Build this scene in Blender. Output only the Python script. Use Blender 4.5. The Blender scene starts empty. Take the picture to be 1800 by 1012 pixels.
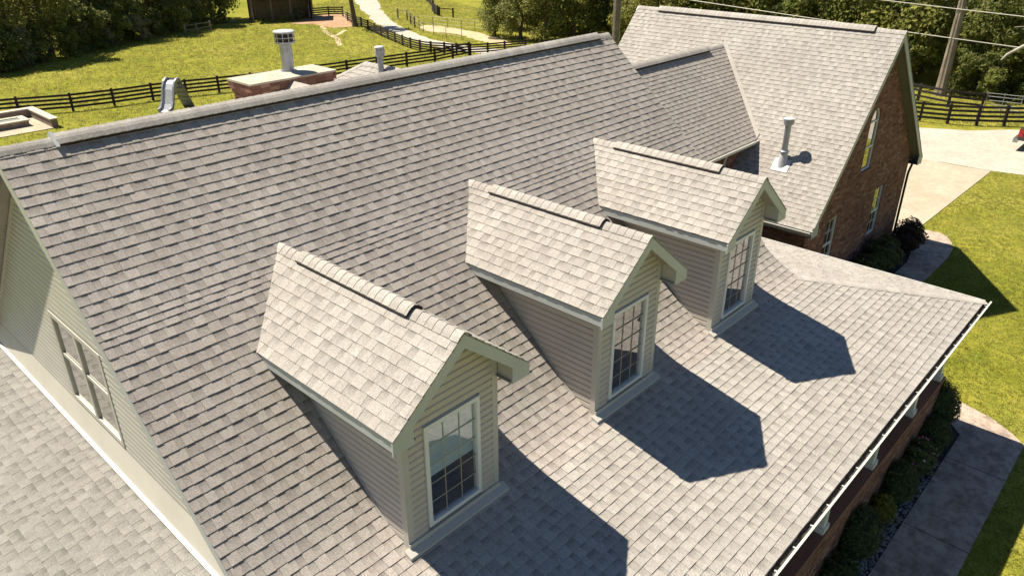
import bpy, math, random
import numpy as np
from mathutils import Vector, Matrix
V3 = Vector
rnd = random.Random(7)

# ------------------------------------------------------------------ camera, sky, sun, exposure
scene = bpy.context.scene
CAM = V3((-5.8666, -6.0489, 7.4947)); YAW, PITCH, ROLL, FPX = 0.7497, 0.4656, -0.0035, 1343.8
cF = V3((math.cos(YAW) * math.cos(PITCH), math.sin(YAW) * math.cos(PITCH), -math.sin(PITCH)))
cR = V3((math.sin(YAW), -math.cos(YAW), 0)); cU = cR.cross(cF)
cR, cU = cR * math.cos(ROLL) + cU * math.sin(ROLL), cU * math.cos(ROLL) - cR * math.sin(ROLL)
cd = bpy.data.cameras.new('camera'); cam = bpy.data.objects.new('camera', cd)
scene.collection.objects.link(cam); scene.camera = cam
cd.sensor_width = 36; cd.lens = FPX / 1800 * 36; cd.clip_start = 0.1; cd.clip_end = 2000
M = Matrix((cR, cU, -cF)).transposed().to_4x4(); M.translation = CAM; cam.matrix_world = M

SUN_EL, SUN_AZ = math.radians(59.1), math.radians(108.5)
w = bpy.data.worlds.new('World'); scene.world = w; w.use_nodes = True
nt = w.node_tree; sky = nt.nodes.new('ShaderNodeTexSky'); sky.sky_type = 'NISHITA'; sky.sun_disc = False; sky.ozone_density = 5.0; sky.dust_density = 0.2
sky.sun_elevation = SUN_EL; sky.sun_rotation = math.radians(90) - SUN_AZ
bg = nt.nodes['Background']; bg.inputs['Strength'].default_value = 0.05
nt.links.new(sky.outputs[0], bg.inputs[0])
sl = bpy.data.lights.new('sun', 'SUN'); sl.energy = 5.0; sl.angle = math.radians(0.5); sl.color = (1.0, 0.915, 0.77)
sun = bpy.data.objects.new('sun', sl); scene.collection.objects.link(sun)
sdir = V3((math.cos(SUN_EL) * math.cos(SUN_AZ), math.cos(SUN_EL) * math.sin(SUN_AZ), math.sin(SUN_EL)))
sun.rotation_euler = sdir.to_track_quat('Z', 'Y').to_euler(); sun.location = (0, 0, 40)
vs = scene.view_settings; vs.view_transform = 'Standard'; vs.look = 'None'; vs.exposure = 0.9; vs.gamma = 1.0

# ------------------------------------------------------------------ materials
def mat(name, rough=0.8, spec=0.3, metal=0.0):
    m = bpy.data.materials.new(name); m.use_nodes = True
    n = m.node_tree.nodes; b = n['Principled BSDF']
    b.inputs['Roughness'].default_value = rough; b.inputs['Specular IOR Level'].default_value = spec
    b.inputs['Metallic'].default_value = metal
    return m, m.node_tree, b
def N(t, kind, **kw):
    n = t.nodes.new(kind)
    for k, v in kw.items(): setattr(n, k, v)
    return n
def pos(t): return N(t, 'ShaderNodeNewGeometry').outputs['Position']
def noise(t, vec, scale, detail=4, rough=0.55):
    n = N(t, 'ShaderNodeTexNoise'); n.inputs['Scale'].default_value = scale
    n.inputs['Detail'].default_value = detail; n.inputs['Roughness'].default_value = rough
    if vec is not None: t.links.new(vec, n.inputs['Vector'])
    return n.outputs['Fac']
def ramp(t, fac, stops):
    r = N(t, 'ShaderNodeValToRGB'); e = r.color_ramp.elements
    while len(e) < len(stops): e.new(0.5)
    for i, (p, c) in enumerate(stops):
        e[i].position = p; e[i].color = (c, c, c, 1) if isinstance(c, (int, float)) else (*c, 1)
    t.links.new(fac, r.inputs['Fac']); return r.outputs['Color']
def mixc(t, a, b, fac, mode='MIX'):
    m = N(t, 'ShaderNodeMix', data_type='RGBA', blend_type=mode)
    for s, v in ((0, fac), (6, a), (7, b)):
        if hasattr(v, 'is_output'): t.links.new(v, m.inputs[s])
        elif isinstance(v, (int, float)): m.inputs[s].default_value = v if s == 0 else (v, v, v, 1)
        else: m.inputs[s].default_value = (*v, 1)
    return m.outputs[2]
def attr(t, name): return N(t, 'ShaderNodeAttribute', attribute_name=name).outputs['Fac']
def bump(t, b, h, strength=0.4, dist=0.01):
    n = N(t, 'ShaderNodeBump'); n.inputs['Strength'].default_value = strength; n.inputs['Distance'].default_value = dist
    t.links.new(h, n.inputs['Height']); t.links.new(n.outputs[0], b.inputs['Normal'])
def plain(name, c, rough=0.7, var=0.12, scale=6, spec=0.3, metal=0, fine=60, bstr=0.15, bdist=0.004):
    m, t, b = mat(name, rough, spec, metal); P = pos(t)
    n1 = noise(t, P, scale, 5); n2 = noise(t, P, fine, 3)
    col = ramp(t, n1, [(0.3, tuple(x * (1 - var) for x in c)), (0.7, tuple(min(1, x * (1 + var)) for x in c))])
    col = mixc(t, col, ramp(t, n2, [(0.3, 0.88), (0.7, 1.0)]), 0.8, 'MULTIPLY')
    t.links.new(col, b.inputs['Base Color'])
    if bstr: bump(t, b, n2, bstr, bdist)
    return m

MT = {}
def shingle_mat(name, c_lo, c_mid, c_hi):
    m, t, b = mat(name, 0.92, 0.15); P = pos(t)
    sh = attr(t, 'shade')
    col = ramp(t, sh, [(0.0, c_lo), (0.5, c_mid), (1.0, c_hi)])
    g = noise(t, P, 95, 3, 0.75)                                         # granules
    col = mixc(t, col, ramp(t, g, [(0.28, 0.45), (0.5, 0.98), (0.72, 1.5)]), 0.9, 'MULTIPLY')
    g2 = noise(t, P, 22, 4, 0.65)
    col = mixc(t, col, ramp(t, g2, [(0.3, 0.84), (0.7, 1.12)]), 0.8, 'MULTIPLY')
    g3 = noise(t, P, 0.8, 6, 0.65)                                       # weathering
    col = mixc(t, col, ramp(t, g3, [(0.3, (0.86, 0.83, 0.81)), (0.7, (1.08, 1.07, 1.05))]), 0.9, 'MULTIPLY')
    vv = attr(t, 'band')                                                 # printed shadow band of the laminate
    col = mixc(t, col, ramp(t, vv, [(0.0, 1.12), (0.35, 1.0), (0.55, 0.86), (1.0, 0.56)]), 1.0, 'MULTIPLY')
    t.links.new(col, b.inputs['Base Color']); bump(t, b, g, 0.7, 0.004)
    return m
MT['shingle'] = shingle_mat('asphalt_shingle', (0.31, 0.283, 0.257), (0.362, 0.33, 0.299), (0.415, 0.382, 0.347))
MT['shingle_light'] = shingle_mat('asphalt_shingle_light', (0.30, 0.28, 0.256), (0.35, 0.33, 0.302), (0.402, 0.382, 0.35))
MT['shingle_dimmed'] = shingle_mat('asphalt_shingle_dimmed', (0.19, 0.186, 0.172), (0.228, 0.222, 0.205), (0.268, 0.26, 0.241))  # same shingles as elsewhere; fall-off of light painted in as a darker grey
MT['vent'] = plain('vent_plastic', (0.05, 0.028, 0.022), 0.6)
MT['siding'] = plain('siding', (0.52, 0.47, 0.415), 0.45, 0.05, 2, 0.4, bstr=0.04)
MT['siding_pale'] = plain('siding_pale', (0.55, 0.515, 0.44), 0.45, 0.05, 2, 0.4, bstr=0.04)
MT['fascia'] = plain('fascia', (0.49, 0.515, 0.50), 0.4, 0.05, 2, 0.4, bstr=0.03)
MT['trim'] = plain('trim', (0.51, 0.485, 0.435), 0.45, 0.05, 2, 0.4, bstr=0.03)
MT['white'] = plain('white_vinyl', (0.74, 0.75, 0.74), 0.35, 0.04, 3, 0.45, bstr=0.02)
MT['muntin'] = plain('muntin', (0.40, 0.36, 0.30), 0.4, 0.04, 3, 0.4, bstr=0.02)
MT['soffit'] = plain('soffit', (0.36, 0.33, 0.29), 0.5, 0.06, 3)
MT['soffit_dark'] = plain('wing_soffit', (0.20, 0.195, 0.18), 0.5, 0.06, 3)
MT['gutter'] = plain('gutter_enamel', (0.60, 0.59, 0.53), 0.4, 0.06, 3, 0.45, bstr=0.04)
MT['debris'] = plain('gutter_debris', (0.075, 0.066, 0.056), 0.95, 0.5, 9, fine=40, bstr=0.9, bdist=0.03)
MT['metal'] = plain('galvanised_steel', (0.36, 0.385, 0.42), 0.38, 0.18, 7, 0.5, 0.75)
MT['pipe'] = plain('weathered_pipe', (0.33, 0.34, 0.35), 0.6, 0.4, 14)
MT['lead'] = plain('pipe_flashing', (0.52, 0.53, 0.53), 0.45, 0.08, 9)
MT['dark'] = plain('dark_interior', (0.34, 0.21, 0.16), 0.9, 0.3, 2)
MT['blind'] = plain('roller_blind', (0.62, 0.72, 0.80), 0.7, 0.03, 2)
MT['felt'] = plain('roof_deck', (0.13, 0.10, 0.09), 0.95)
MT['mortar'] = plain('mortar', (0.25, 0.19, 0.155), 0.95, 0.2, 12)
MT['black'] = plain('black_fence_paint', (0.028, 0.022, 0.022), 0.75, 0.35, 5, fine=40, bstr=0.4)
MT['wood'] = plain('old_wood', (0.20, 0.165, 0.13), 0.9, 0.35, 3, fine=30, bstr=0.5, bdist=0.01)
MT['barn'] = plain('shed_boards', (0.10, 0.068, 0.055), 0.9, 0.35, 2, fine=20, bstr=0.5, bdist=0.01)
MT['tin'] = plain('shed_roof', (0.28, 0.26, 0.25), 0.55, 0.25, 1, metal=0.5)
MT['pole'] = plain('bare_pole', (0.25, 0.205, 0.155), 0.9, 0.35, 1.3, fine=14, bstr=0.6, bdist=0.03)
MT['bark'] = plain('bark', (0.13, 0.095, 0.07), 0.95, 0.4, 3, fine=16, bstr=0.8, bdist=0.03)
MT['deadwood'] = plain('dead_branch', (0.50, 0.45, 0.38), 0.9, 0.25, 3)
MT['wire'] = plain('wire', (0.55, 0.52, 0.46), 0.5, 0.1, 1)
MT['slide'] = plain('slide_plastic', (0.30, 0.29, 0.34), 0.4, 0.08, 2)
MT['slide_in'] = plain('slide_chute', (0.50, 0.51, 0.55), 0.35, 0.06, 2)
MT['capstone'] = plain('cap_stone', (0.56, 0.49, 0.39), 0.85, 0.12, 5)
MT['chimcap'] = plain('chimney_cap', (0.50, 0.44, 0.34), 0.85, 0.16, 3)
MT['ash'] = plain('ash', (0.25, 0.26, 0.23), 0.95, 0.3, 9)
MT['block'] = plain('garden_block', (0.27, 0.215, 0.175), 0.9, 0.35, 9)
MT['stone'] = plain('bed_stone', (0.30, 0.27, 0.25), 0.85, 0.4, 9)
MT['mulch'] = plain('bed_soil', (0.06, 0.045, 0.038), 0.95, 0.4, 6, fine=30, bstr=0.9, bdist=0.03)
MT['redcar'] = plain('car_paint', (0.05, 0.05, 0.055), 0.2, 0.05, 2, 0.5, bstr=0)
MT['tail'] = plain('tail_light', (0.42, 0.015, 0.02), 0.2, 0.05, 2, 0.5, bstr=0)
MT['rubber'] = plain('tyre', (0.02, 0.02, 0.021), 0.85, 0.2, 9)
MT['chrome'] = plain('bumper_steel', (0.35, 0.36, 0.38), 0.25, 0.1, 4, 0.5, 0.8, bstr=0)
MT['petal'] = plain('rose_petal', (0.72, 0.28, 0.36), 0.6, 0.3, 30)
MT['flowerw'] = plain('pale_petal', (0.75, 0.66, 0.64), 0.6, 0.1, 30)

m, t, b = mat('brick', 0.88, 0.2); P = pos(t)
col = ramp(t, attr(t, 'shade'), [(0.0, (0.13, 0.065, 0.05)), (0.35, (0.245, 0.12, 0.086)), (0.7, (0.31, 0.16, 0.115)), (1.0, (0.40, 0.25, 0.19))])
g = noise(t, P, 55, 4); col = mixc(t, col, ramp(t, g, [(0.3, 0.7), (0.7, 1.15)]), 0.9, 'MULTIPLY')
g3 = noise(t, P, 0.8, 4); col = mixc(t, col, ramp(t, g3, [(0.3, 0.82), (0.7, 1.1)]), 0.9, 'MULTIPLY')
t.links.new(col, b.inputs['Base Color']); bump(t, b, g, 0.5, 0.004); MT['brick'] = m

m, t, b = mat('window_glass'); o = t.nodes['Material Output']; t.nodes.remove(b)
ge = N(t, 'ShaderNodeNewGeometry'); dt = N(t, 'ShaderNodeVectorMath', operation='DOT_PRODUCT')
t.links.new(ge.outputs['Incoming'], dt.inputs[0]); t.links.new(ge.outputs['Normal'], dt.inputs[1])
def mth(op, a, b=0.0):
    n = N(t, 'ShaderNodeMath', operation=op)
    for q, x in ((0, a), (1, b)):
        if hasattr(x, 'is_output'): t.links.new(x, n.inputs[q])
        else: n.inputs[q].default_value = x
    return n.outputs[0]
fres = mth('ADD', mth('MULTIPLY', mth('POWER', mth('SUBTRACT', 1.0, mth('ABSOLUTE', dt.outputs['Value'])), 2.5), 0.85), 0.15)
gl = N(t, 'ShaderNodeBsdfGlossy'); gl.inputs['Roughness'].default_value = 0.01; gl.inputs['Color'].default_value = (1, 1, 1, 1)
tr = N(t, 'ShaderNodeBsdfTransparent'); tr.inputs['Color'].default_value = (0.82, 0.86, 0.86, 1)
mx = N(t, 'ShaderNodeMixShader'); t.links.new(fres, mx.inputs[0]); t.links.new(tr.outputs[0], mx.inputs[1]); t.links.new(gl.outputs[0], mx.inputs[2])
gn = N(t, 'ShaderNodeBump'); gn.inputs['Strength'].default_value = 0.02; gn.inputs['Distance'].default_value = 0.02
t.links.new(noise(t, pos(t), 2.5, 2), gn.inputs['Height']); t.links.new(gn.outputs[0], gl.inputs['Normal'])
t.links.new(mx.outputs[0], o.inputs['Surface']); MT['glass'] = m

def leaf_mat(name, lo, mid, hi, trans=0.35):
    m, t, b = mat(name, 0.6, 0.25)
    oi = N(t, 'ShaderNodeObjectInfo')
    col = ramp(t, attr(t, 'shade'), [(0, lo), (0.55, mid), (1, hi)])
    col = mixc(t, col, ramp(t, oi.outputs['Random'], [(0, (0.78, 0.86, 0.8)), (1, (1.25, 1.12, 0.95))]), 1.0, 'MULTIPLY')
    t.links.new(col, b.inputs['Base Color'])
    tl = N(t, 'ShaderNodeBsdfTranslucent'); t.links.new(mixc(t, col, (1.0, 0.95, 0.4), 0.35), tl.inputs['Color'])
    mx = N(t, 'ShaderNodeMixShader'); mx.inputs[0].default_value = trans
    t.links.new(b.outputs[0], mx.inputs[1]); t.links.new(tl.outputs[0], mx.inputs[2])
    t.links.new(mx.outputs[0], t.nodes['Material Output'].inputs['Surface'])
    return m
MT['leaf'] = leaf_mat('tree_leaf', (0.04, 0.055, 0.014), (0.12, 0.15, 0.032), (0.29, 0.30, 0.07), 0.38)
MT['leaf_bright'] = leaf_mat('bright_leaf', (0.08, 0.09, 0.014), (0.18, 0.18, 0.03), (0.30, 0.28, 0.06), 0.35)
MT['leaf_pale'] = leaf_mat('pale_leaf', (0.06, 0.07, 0.035), (0.14, 0.15, 0.08), (0.26, 0.26, 0.16), 0.25)
MT['leaf_bush'] = leaf_mat('bush_leaf', (0.025, 0.038, 0.014), (0.06, 0.085, 0.028), (0.115, 0.145, 0.045), 0.15)
MT['leaf_red'] = leaf_mat('purple_leaf', (0.02, 0.012, 0.012), (0.04, 0.022, 0.02), (0.07, 0.05, 0.03), 0.15)
MT['blade'] = leaf_mat('grass_blade', (0.12, 0.14, 0.018), (0.235, 0.24, 0.036), (0.40, 0.37, 0.10), 0.3)

m, t, b = mat('grass_ground', 0.95, 0.05); P = pos(t)
n1 = noise(t, P, 0.16, 6, 0.68); n2 = noise(t, P, 1.3, 6, 0.7); n3 = noise(t, P, 14, 4, 0.7)
col = ramp(t, n1, [(0.3, (0.185, 0.205, 0.024)), (0.5, (0.25, 0.25, 0.036)), (0.72, (0.32, 0.295, 0.065))])
col = mixc(t, col, ramp(t, n2, [(0.3, (0.62, 0.74, 0.65)), (0.7, (1.28, 1.15, 1.15))]), 0.9, 'MULTIPLY')
col = mixc(t, col, ramp(t, n3, [(0.35, 0.5), (0.65, 1.25)]), 0.75, 'MULTIPLY')
t.links.new(col, b.inputs['Base Color']); bump(t, b, n3, 0.8, 0.06); MT['grass'] = m

def slab_mat(name, lo, hi, stain, fine, rough=0.9):
    m, t, b = mat(name, rough, 0.15); P = pos(t)
    n1 = noise(t, P, 0.6, 6, 0.6); n2 = noise(t, P, 3.5, 5, 0.65); n3 = noise(t, P, fine, 4, 0.7)
    col = ramp(t, n1, [(0.3, lo), (0.7, hi)])
    col = mixc(t, col, ramp(t, n2, [(0.36, stain), (0.58, 1.0)]), 0.8, 'MULTIPLY')
    col = mixc(t, col, ramp(t, n3, [(0.3, 0.75), (0.7, 1.1)]), 0.8, 'MULTIPLY')
    t.links.new(col, b.inputs['Base Color']); bump(t, b, n3, 0.5, 0.02); return m
MT['concrete'] = slab_mat('concrete', (0.40, 0.345, 0.255), (0.50, 0.435, 0.325), 0.84, 30)
MT['walkway'] = slab_mat('walkway_concrete', (0.44, 0.34, 0.275), (0.54, 0.43, 0.345), 0.42, 30)
MT['gravel'] = slab_mat('gravel', (0.42, 0.385, 0.32), (0.52, 0.475, 0.395), 0.84, 9)
MT['dirt'] = slab_mat('bare_earth', (0.36, 0.21, 0.12), (0.48, 0.32, 0.19), 0.75, 9)
MT['sand'] = slab_mat('sandy_track', (0.48, 0.38, 0.22), (0.58, 0.48, 0.30), 0.75, 9)

# ------------------------------------------------------------------ object helpers
COL = scene.collection
class MB:
    def __init__(s): s.v = []; s.f = []; s.sh = []; s.bd = {}
    def add(s, vs, fs, shade=0.5, band=None):
        o = len(s.v); s.v += [tuple(x) for x in vs]; s.f += [tuple(i + o for i in f) for f in fs]; s.sh += [shade] * len(fs)
        if band:
            for i, x in enumerate(band): s.bd[o + i] = x
    def box(s, lo, hi, shade=0.5):
        (a, b, c), (d, e, f) = lo, hi
        s.add([(a, b, c), (d, b, c), (d, e, c), (a, e, c), (a, b, f), (d, b, f), (d, e, f), (a, e, f)],
              [(0, 3, 2, 1), (4, 5, 6, 7), (0, 1, 5, 4), (1, 2, 6, 5), (2, 3, 7, 6), (3, 0, 4, 7)], shade)
    def bar(s, p, q, wd, ht, up=(0, 0, 1), shade=0.5):
        p, q, up = V3(p), V3(q), V3(up); d = (q - p).normalized(); r = d.cross(up).normalized() * wd / 2; u = r.cross(d).normalized() * ht / 2
        c = [p - r - u, p + r - u, p + r + u, p - r + u]; e = [x + (q - p) for x in c]
        s.add(c + e, [(0, 3, 2, 1), (4, 5, 6, 7), (0, 1, 5, 4), (1, 2, 6, 5), (2, 3, 7, 6), (3, 0, 4, 7)], shade)
    def prism(s, top, dvec, shade=0.5):
        top = [V3(x) for x in top]; n = len(top); d = V3(dvec)
        s.add(top + [x + d for x in top], [tuple(range(n)), tuple(range(2 * n - 1, n - 1, -1))] + [(i, n + i, n + (i + 1) % n, (i + 1) % n) for i in range(n)], shade)
    def tube(s, pts, radii, seg=10, cap=True, shade=0.5):
        pts = [V3(x) for x in pts]; rings = []
        ref = V3((0.3, 1, 0.1))
        for i, p in enumerate(pts):
            d = (pts[min(i + 1, len(pts) - 1)] - pts[max(i - 1, 0)]).normalized()
            a = d.cross(ref).normalized(); b = d.cross(a)
            rings.append([p + (a * math.cos(2 * math.pi * k / seg) + b * math.sin(2 * math.pi * k / seg)) * radii[i] for k in range(seg)])
        vs = [x for r in rings for x in r]; fs = []
        for i in range(len(pts) - 1):
            for k in range(seg): fs.append((i * seg + k, i * seg + (k + 1) % seg, (i + 1) * seg + (k + 1) % seg, (i + 1) * seg + k))
        if cap: fs += [tuple(range(seg - 1, -1, -1)), tuple(range((len(pts) - 1) * seg, len(pts) * seg))]
        s.add(vs, fs, shade)
    def build(s, name, m, parent=None, smooth=False, kind=None, label=None):
        me = bpy.data.meshes.new(name); me.from_pydata(s.v, [], s.f)
        a = me.attributes.new('shade', 'FLOAT', 'FACE'); a.data.foreach_set('value', s.sh)
        if s.bd:
            a = me.attributes.new('band', 'FLOAT', 'POINT')
            arr = [0.0] * len(s.v)
            for i, x in s.bd.items(): arr[i] = x
            a.data.foreach_set('value', arr)
        me.materials.append(MT[m])
        if smooth: me.polygons.foreach_set('use_smooth', [True] * len(me.polygons))
        me.update()
        return link(name, me, parent, kind, label)
PINV = {}
def link(name, me, parent=None, kind=None, label=None):
    o = bpy.data.objects.new(name, me); COL.objects.link(o)
    if parent is not None:
        o.parent = parent
        o.matrix_parent_inverse = PINV.get(parent.name, Matrix())
        if parent.name in PINV: PINV[o.name] = Matrix()
    if kind: o['kind'] = kind
    if label: o['label'] = label
    return o
def tag(o, label, cat, group=None):
    o['label'] = label; o['category'] = cat
    if group: o['group'] = group
    return o
def thing(name, loc, label, cat, group=None, world=True):
    """Empty at a thing's base; world=True: its parts are modelled in world coordinates"""
    o = bpy.data.objects.new(name, None); COL.objects.link(o); o.location = loc; o.empty_display_size = 0.3
    if world: PINV[o.name] = Matrix.Translation(V3(loc)).inverted()
    return tag(o, label, cat, group)
def copy_tree(root, loc, rotz=0, scale=(1, 1, 1), label=None):
    c = root.copy(); COL.objects.link(c); c.location = loc; c.rotation_euler = (0, 0, rotz); c.scale = scale
    if label: c['label'] = label
    for ch in root.children:
        k = ch.copy(); COL.objects.link(k); k.parent = c
    return c

def clip(poly, region):
    """Sutherland-Hodgman, region convex and counter-clockwise"""
    out = poly
    for i in range(len(region)):
        ax, ay = region[i]; bx, by = region[(i + 1) % len(region)]
        inp, out = out, []
        if not inp: break
        f = lambda p: (bx - ax) * (p[1] - ay) - (by - ay) * (p[0] - ax)
        for j in range(len(inp)):
            p, q = inp[j], inp[(j + 1) % len(inp)]; fp, fq = f(p), f(q)
            if fp >= 0: out.append(p)
            if (fp >= 0) != (fq >= 0):
                t = fp / (fp - fq); out.append((p[0] + (q[0] - p[0]) * t, p[1] + (q[1] - p[1]) * t))
    return out
def area(poly): return 0.5 * sum(poly[i][0] * poly[(i + 1) % len(poly)][1] - poly[(i + 1) % len(poly)][0] * poly[i][1] for i in range(len(poly)))
def ccw(poly): return poly if area(poly) > 0 else poly[::-1]
def px(P):
    d = V3(P) - CAM; z = d.dot(cF)
    return (900 + FPX * d.dot(cR) / z, 506 - FPX * d.dot(cU) / z) if z > 0.1 else (-9e9, -9e9)

class Plane:
    def __init__(s, O, U, V):
        s.O, s.U, s.V = V3(O), V3(U).normalized(), V3(V).normalized(); s.N = s.U.cross(s.V).normalized()
    def at(s, u, v, h=0): return s.O + s.U * u + s.V * v + s.N * h
    def uv(s, P): d = V3(P) - s.O; return (d.dot(s.U), d.dot(s.V))
class Bent:
    """curved sweep joining two slopes: u along x, v the distance along a quadratic curve in y-z"""
    def __init__(s, A, K, B, n=60):
        f = lambda t: ((1 - t) ** 2 * A[0] + 2 * t * (1 - t) * K[0] + t * t * B[0], (1 - t) ** 2 * A[1] + 2 * t * (1 - t) * K[1] + t * t * B[1])
        s.p = [f(i / n) for i in range(n + 1)]; s.d = [0.0]
        for a, b in zip(s.p, s.p[1:]): s.d.append(s.d[-1] + math.hypot(b[0] - a[0], b[1] - a[1]))
        s.L = s.d[-1]
    def at(s, u, v, h=0):
        i = 0
        while i < len(s.d) - 2 and s.d[i + 1] < v: i += 1
        a, b = s.p[i], s.p[i + 1]; l = s.d[i + 1] - s.d[i]; t = (v - s.d[i]) / l; ty, tz = (b[0] - a[0]) / l, (b[1] - a[1]) / l
        return V3((u, a[0] + (b[0] - a[0]) * t - tz * h, a[1] + (b[1] - a[1]) * t + ty * h))
def piece(pl, poly, v0, v1, hb, ht, base, shade, band=0.0):
    """one shingle / board: top leans from hb at v0 to ht at v1"""
    n = len(poly)
    top = [pl.at(u, v, hb + (ht - hb) * (v - v0) / (v1 - v0)) for u, v in poly]
    bot = [pl.at(u, v, base) for u, v in poly]
    bd = [band * max(0, min(1, (v - v0) / (v1 - v0))) for u, v in poly] * 2
    return (top + bot, [tuple(range(n))] + [(i, n + i, n + (i + 1) % n, (i + 1) % n) for i in range(n)], shade, bd)
def lay_shingles(pl, region, e=0.155, seed=1, skip=None, courses=None, v_from=None):
    r = random.Random(seed); region = ccw(region)
    us = [p[0] for p in region]; vs_ = [p[1] for p in region]; u0, u1, v0, v1 = min(us), max(us), min(vs_), max(vs_)
    out = []; v = v0 if v_from is None else v_from; k = 0
    while v < v1:
        ee = courses(v) if courses else e
        u = u0 - r.uniform(0, 0.25); up = r.random() < 0.5; wob = r.uniform(-0.003, 0.003)
        while u < u1:
            wdt = r.choice((0.11, 0.13, 0.15, 0.18, 0.21)) if up else r.choice((0.08, 0.10, 0.12, 0.15, 0.18))
            vb = v + wob + r.uniform(-0.003, 0.003)
            gap = 0.0015
            poly = clip([(u + gap, vb), (u + wdt - gap, vb), (u + wdt - gap, v + ee + 0.02), (u + gap, v + ee + 0.02)], region)
            if len(poly) > 2 and area(poly) > 2e-4:
                c = (sum(p[0] for p in poly) / len(poly), sum(p[1] for p in poly) / len(poly))
                if not (skip and skip(pl.at(*c))):
                    sh = min(1, max(0, (r.gauss(0.55, 0.14) if up else r.gauss(0.45, 0.14))))
                    t = r.uniform(0.0125, 0.0160) if up else r.uniform(0.0085, 0.0110)
                    out.append(piece(pl, poly, v, v + ee + 0.02, t, 0.001, -0.012, sh, r.uniform(0.1, 0.4) if up else r.uniform(0.55, 0.95)))
            u += wdt; up = not up if r.random() < 0.86 else up
        v += ee; k += 1
    return out
SH_BUDGET = 300
def build_shingles(pieces, parent, m, budget=SH_BUDGET, hidden=None, name='shingle'):
    """the ones that show largest become objects of their own, the rest one part"""
    sc = []
    for i, (vs_, fs, sh, bd) in enumerate(pieces):
        n = len(vs_) // 2; q = [px(v) for v in vs_[:n]]
        cx, cy = sum(p[0] for p in q) / n, sum(p[1] for p in q) / n
        ok = 0 < cx < 1800 and 0 < cy < 1012 and not (hidden and hidden(sum((V3(v) for v in vs_[:n]), V3()) / n, cx, cy))
        sc.append((abs(area(q)) if ok else 0, i))
    sc.sort(reverse=True); own = {i for a, i in sc[:budget] if a > 25}
    rest = MB()
    for i, pc in enumerate(pieces):
        if i in own:
            b = MB(); b.add(*pc); b.build(name, m, parent)
        else: rest.add(*pc)
    if rest.v: rest.build('shingle_courses', m, parent, kind='stuff')

def ridge_caps(parent, P0, P1, a, b, m, e=0.15, wd=0.15, lift=0.012, own=True, name='ridge_shingle', s0=0.0, s1=None):
    """bent cap shingles from P0 to P1, each lapping the next; a, b run down the two slopes"""
    P0, P1, a, b = V3(P0), V3(P1), V3(a).normalized(), V3(b).normalized(); D = (P1 - P0); L = D.length; D.normalize()
    up = -(a + b).normalized(); na = D.cross(a); na = na if na.dot(up) > 0 else -na; nb = D.cross(b); nb = nb if nb.dot(up) > 0 else -nb
    prof = [a * wd + na * lift, a * wd * 0.55 + na * (lift + 0.008), a * wd * 0.22 + na * (lift + 0.004), up * (lift - 0.004),
            b * wd * 0.22 + nb * (lift + 0.004), b * wd * 0.55 + nb * (lift + 0.008), b * wd + nb * lift]
    s1 = L if s1 is None else s1; r = random.Random(int(L * 1000)); s = s0; n = len(prof); big = MB()
    while s < s1 - 0.02:
        t = min(s + e * 1.12, s1); hf, hb_ = 0.010, 0.001; j = r.uniform(-0.004, 0.004)
        A = [P0 + D * (s + j) + q + up * hb_ for q in prof]; B = [P0 + D * (t + j) + q + up * hf for q in prof]
        Bl = [x - up * 0.012 for x in B]
        bb = MB() if own else big; sh = min(1, max(0, r.gauss(0.55, 0.2)))
        vs_ = A + B + Bl + [A[0] - na * 0.012, B[0] - na * 0.016, A[-1] - nb * 0.012, B[-1] - nb * 0.016]
        fs = [(i, i + 1, n + i + 1, n + i) for i in range(n - 1)] + [(n + i, n + i + 1, 2 * n + i + 1, 2 * n + i) for i in range(n - 1)]
        fs += [(0, n, 3 * n + 1, 3 * n), (n - 1, 3 * n + 2, 3 * n + 3, 2 * n - 1)]
        bb.add(vs_, fs, sh)
        if own: bb.build(name, m, parent)
        s += e
    if not own and big.v: big.build('ridge_shingles', m, parent, kind='stuff')
def ridge_vent(parent, P0, P1, a, b, h=0.045, wd=0.155):
    P0, P1, a, b = V3(P0), V3(P1), V3(a).normalized(), V3(b).normalized(); D = (P1 - P0).normalized(); up = -(a + b).normalized()
    na = D.cross(a); na = na if na.dot(up) > 0 else -na; nb = D.cross(b); nb = nb if nb.dot(up) > 0 else -nb
    pr = [a * wd + na * 0.002, a * wd + na * h, up * h * 1.1, b * wd + nb * h, b * wd + nb * 0.002, -up * 0.02]
    k = MB(); k.prism([P0 + q for q in pr], P1 - P0); k.build('ridge_vent', 'vent', parent)

def boards(pl, region, e, parent, m, holes=(), name='siding_board', proud=0.018, seed=3, v_start=None):
    region = ccw(region); r = random.Random(seed)
    us = [p[0] for p in region]; vs_ = [p[1] for p in region]; v = min(vs_) if v_start is None else v_start
    while v < max(vs_):
        cuts = [(min(us) - 1, max(us) + 1)]
        for (a, b, c, d) in holes:
            if c < v + e and d > v:
                if d - v < 0.35 * e or v + e - c < 0.35 * e: continue
                cuts = [x for (p, q) in cuts for x in ((p, min(q, a)), (max(p, b), q)) if x[1] - x[0] > 0.01]
        for (p, q) in cuts:
            poly = clip([(p, v), (q, v), (q, v + e), (p, v + e)], region)
            if len(poly) > 2 and area(poly) > 1e-3:
                k = MB(); sh_ = r.uniform(0.4, 0.6)
                for f0, f1, b0, b1 in ((0.0, 0.66, proud, proud * 0.9), (0.66, 0.94, proud * 0.9, -0.006)):   # flat face, then the cove under the next board
                    qq = clip(poly, [(-99, v + e * f0), (99, v + e * f0), (99, v + e * f1), (-99, v + e * f1)])
                    if len(qq) > 2 and area(qq) > 1e-5: k.add(*piece(pl, qq, v + e * f0, v + e * f1, b0, b1, -0.018, sh_))
                if k.v: k.build(name, m, parent)
        v += e
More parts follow.
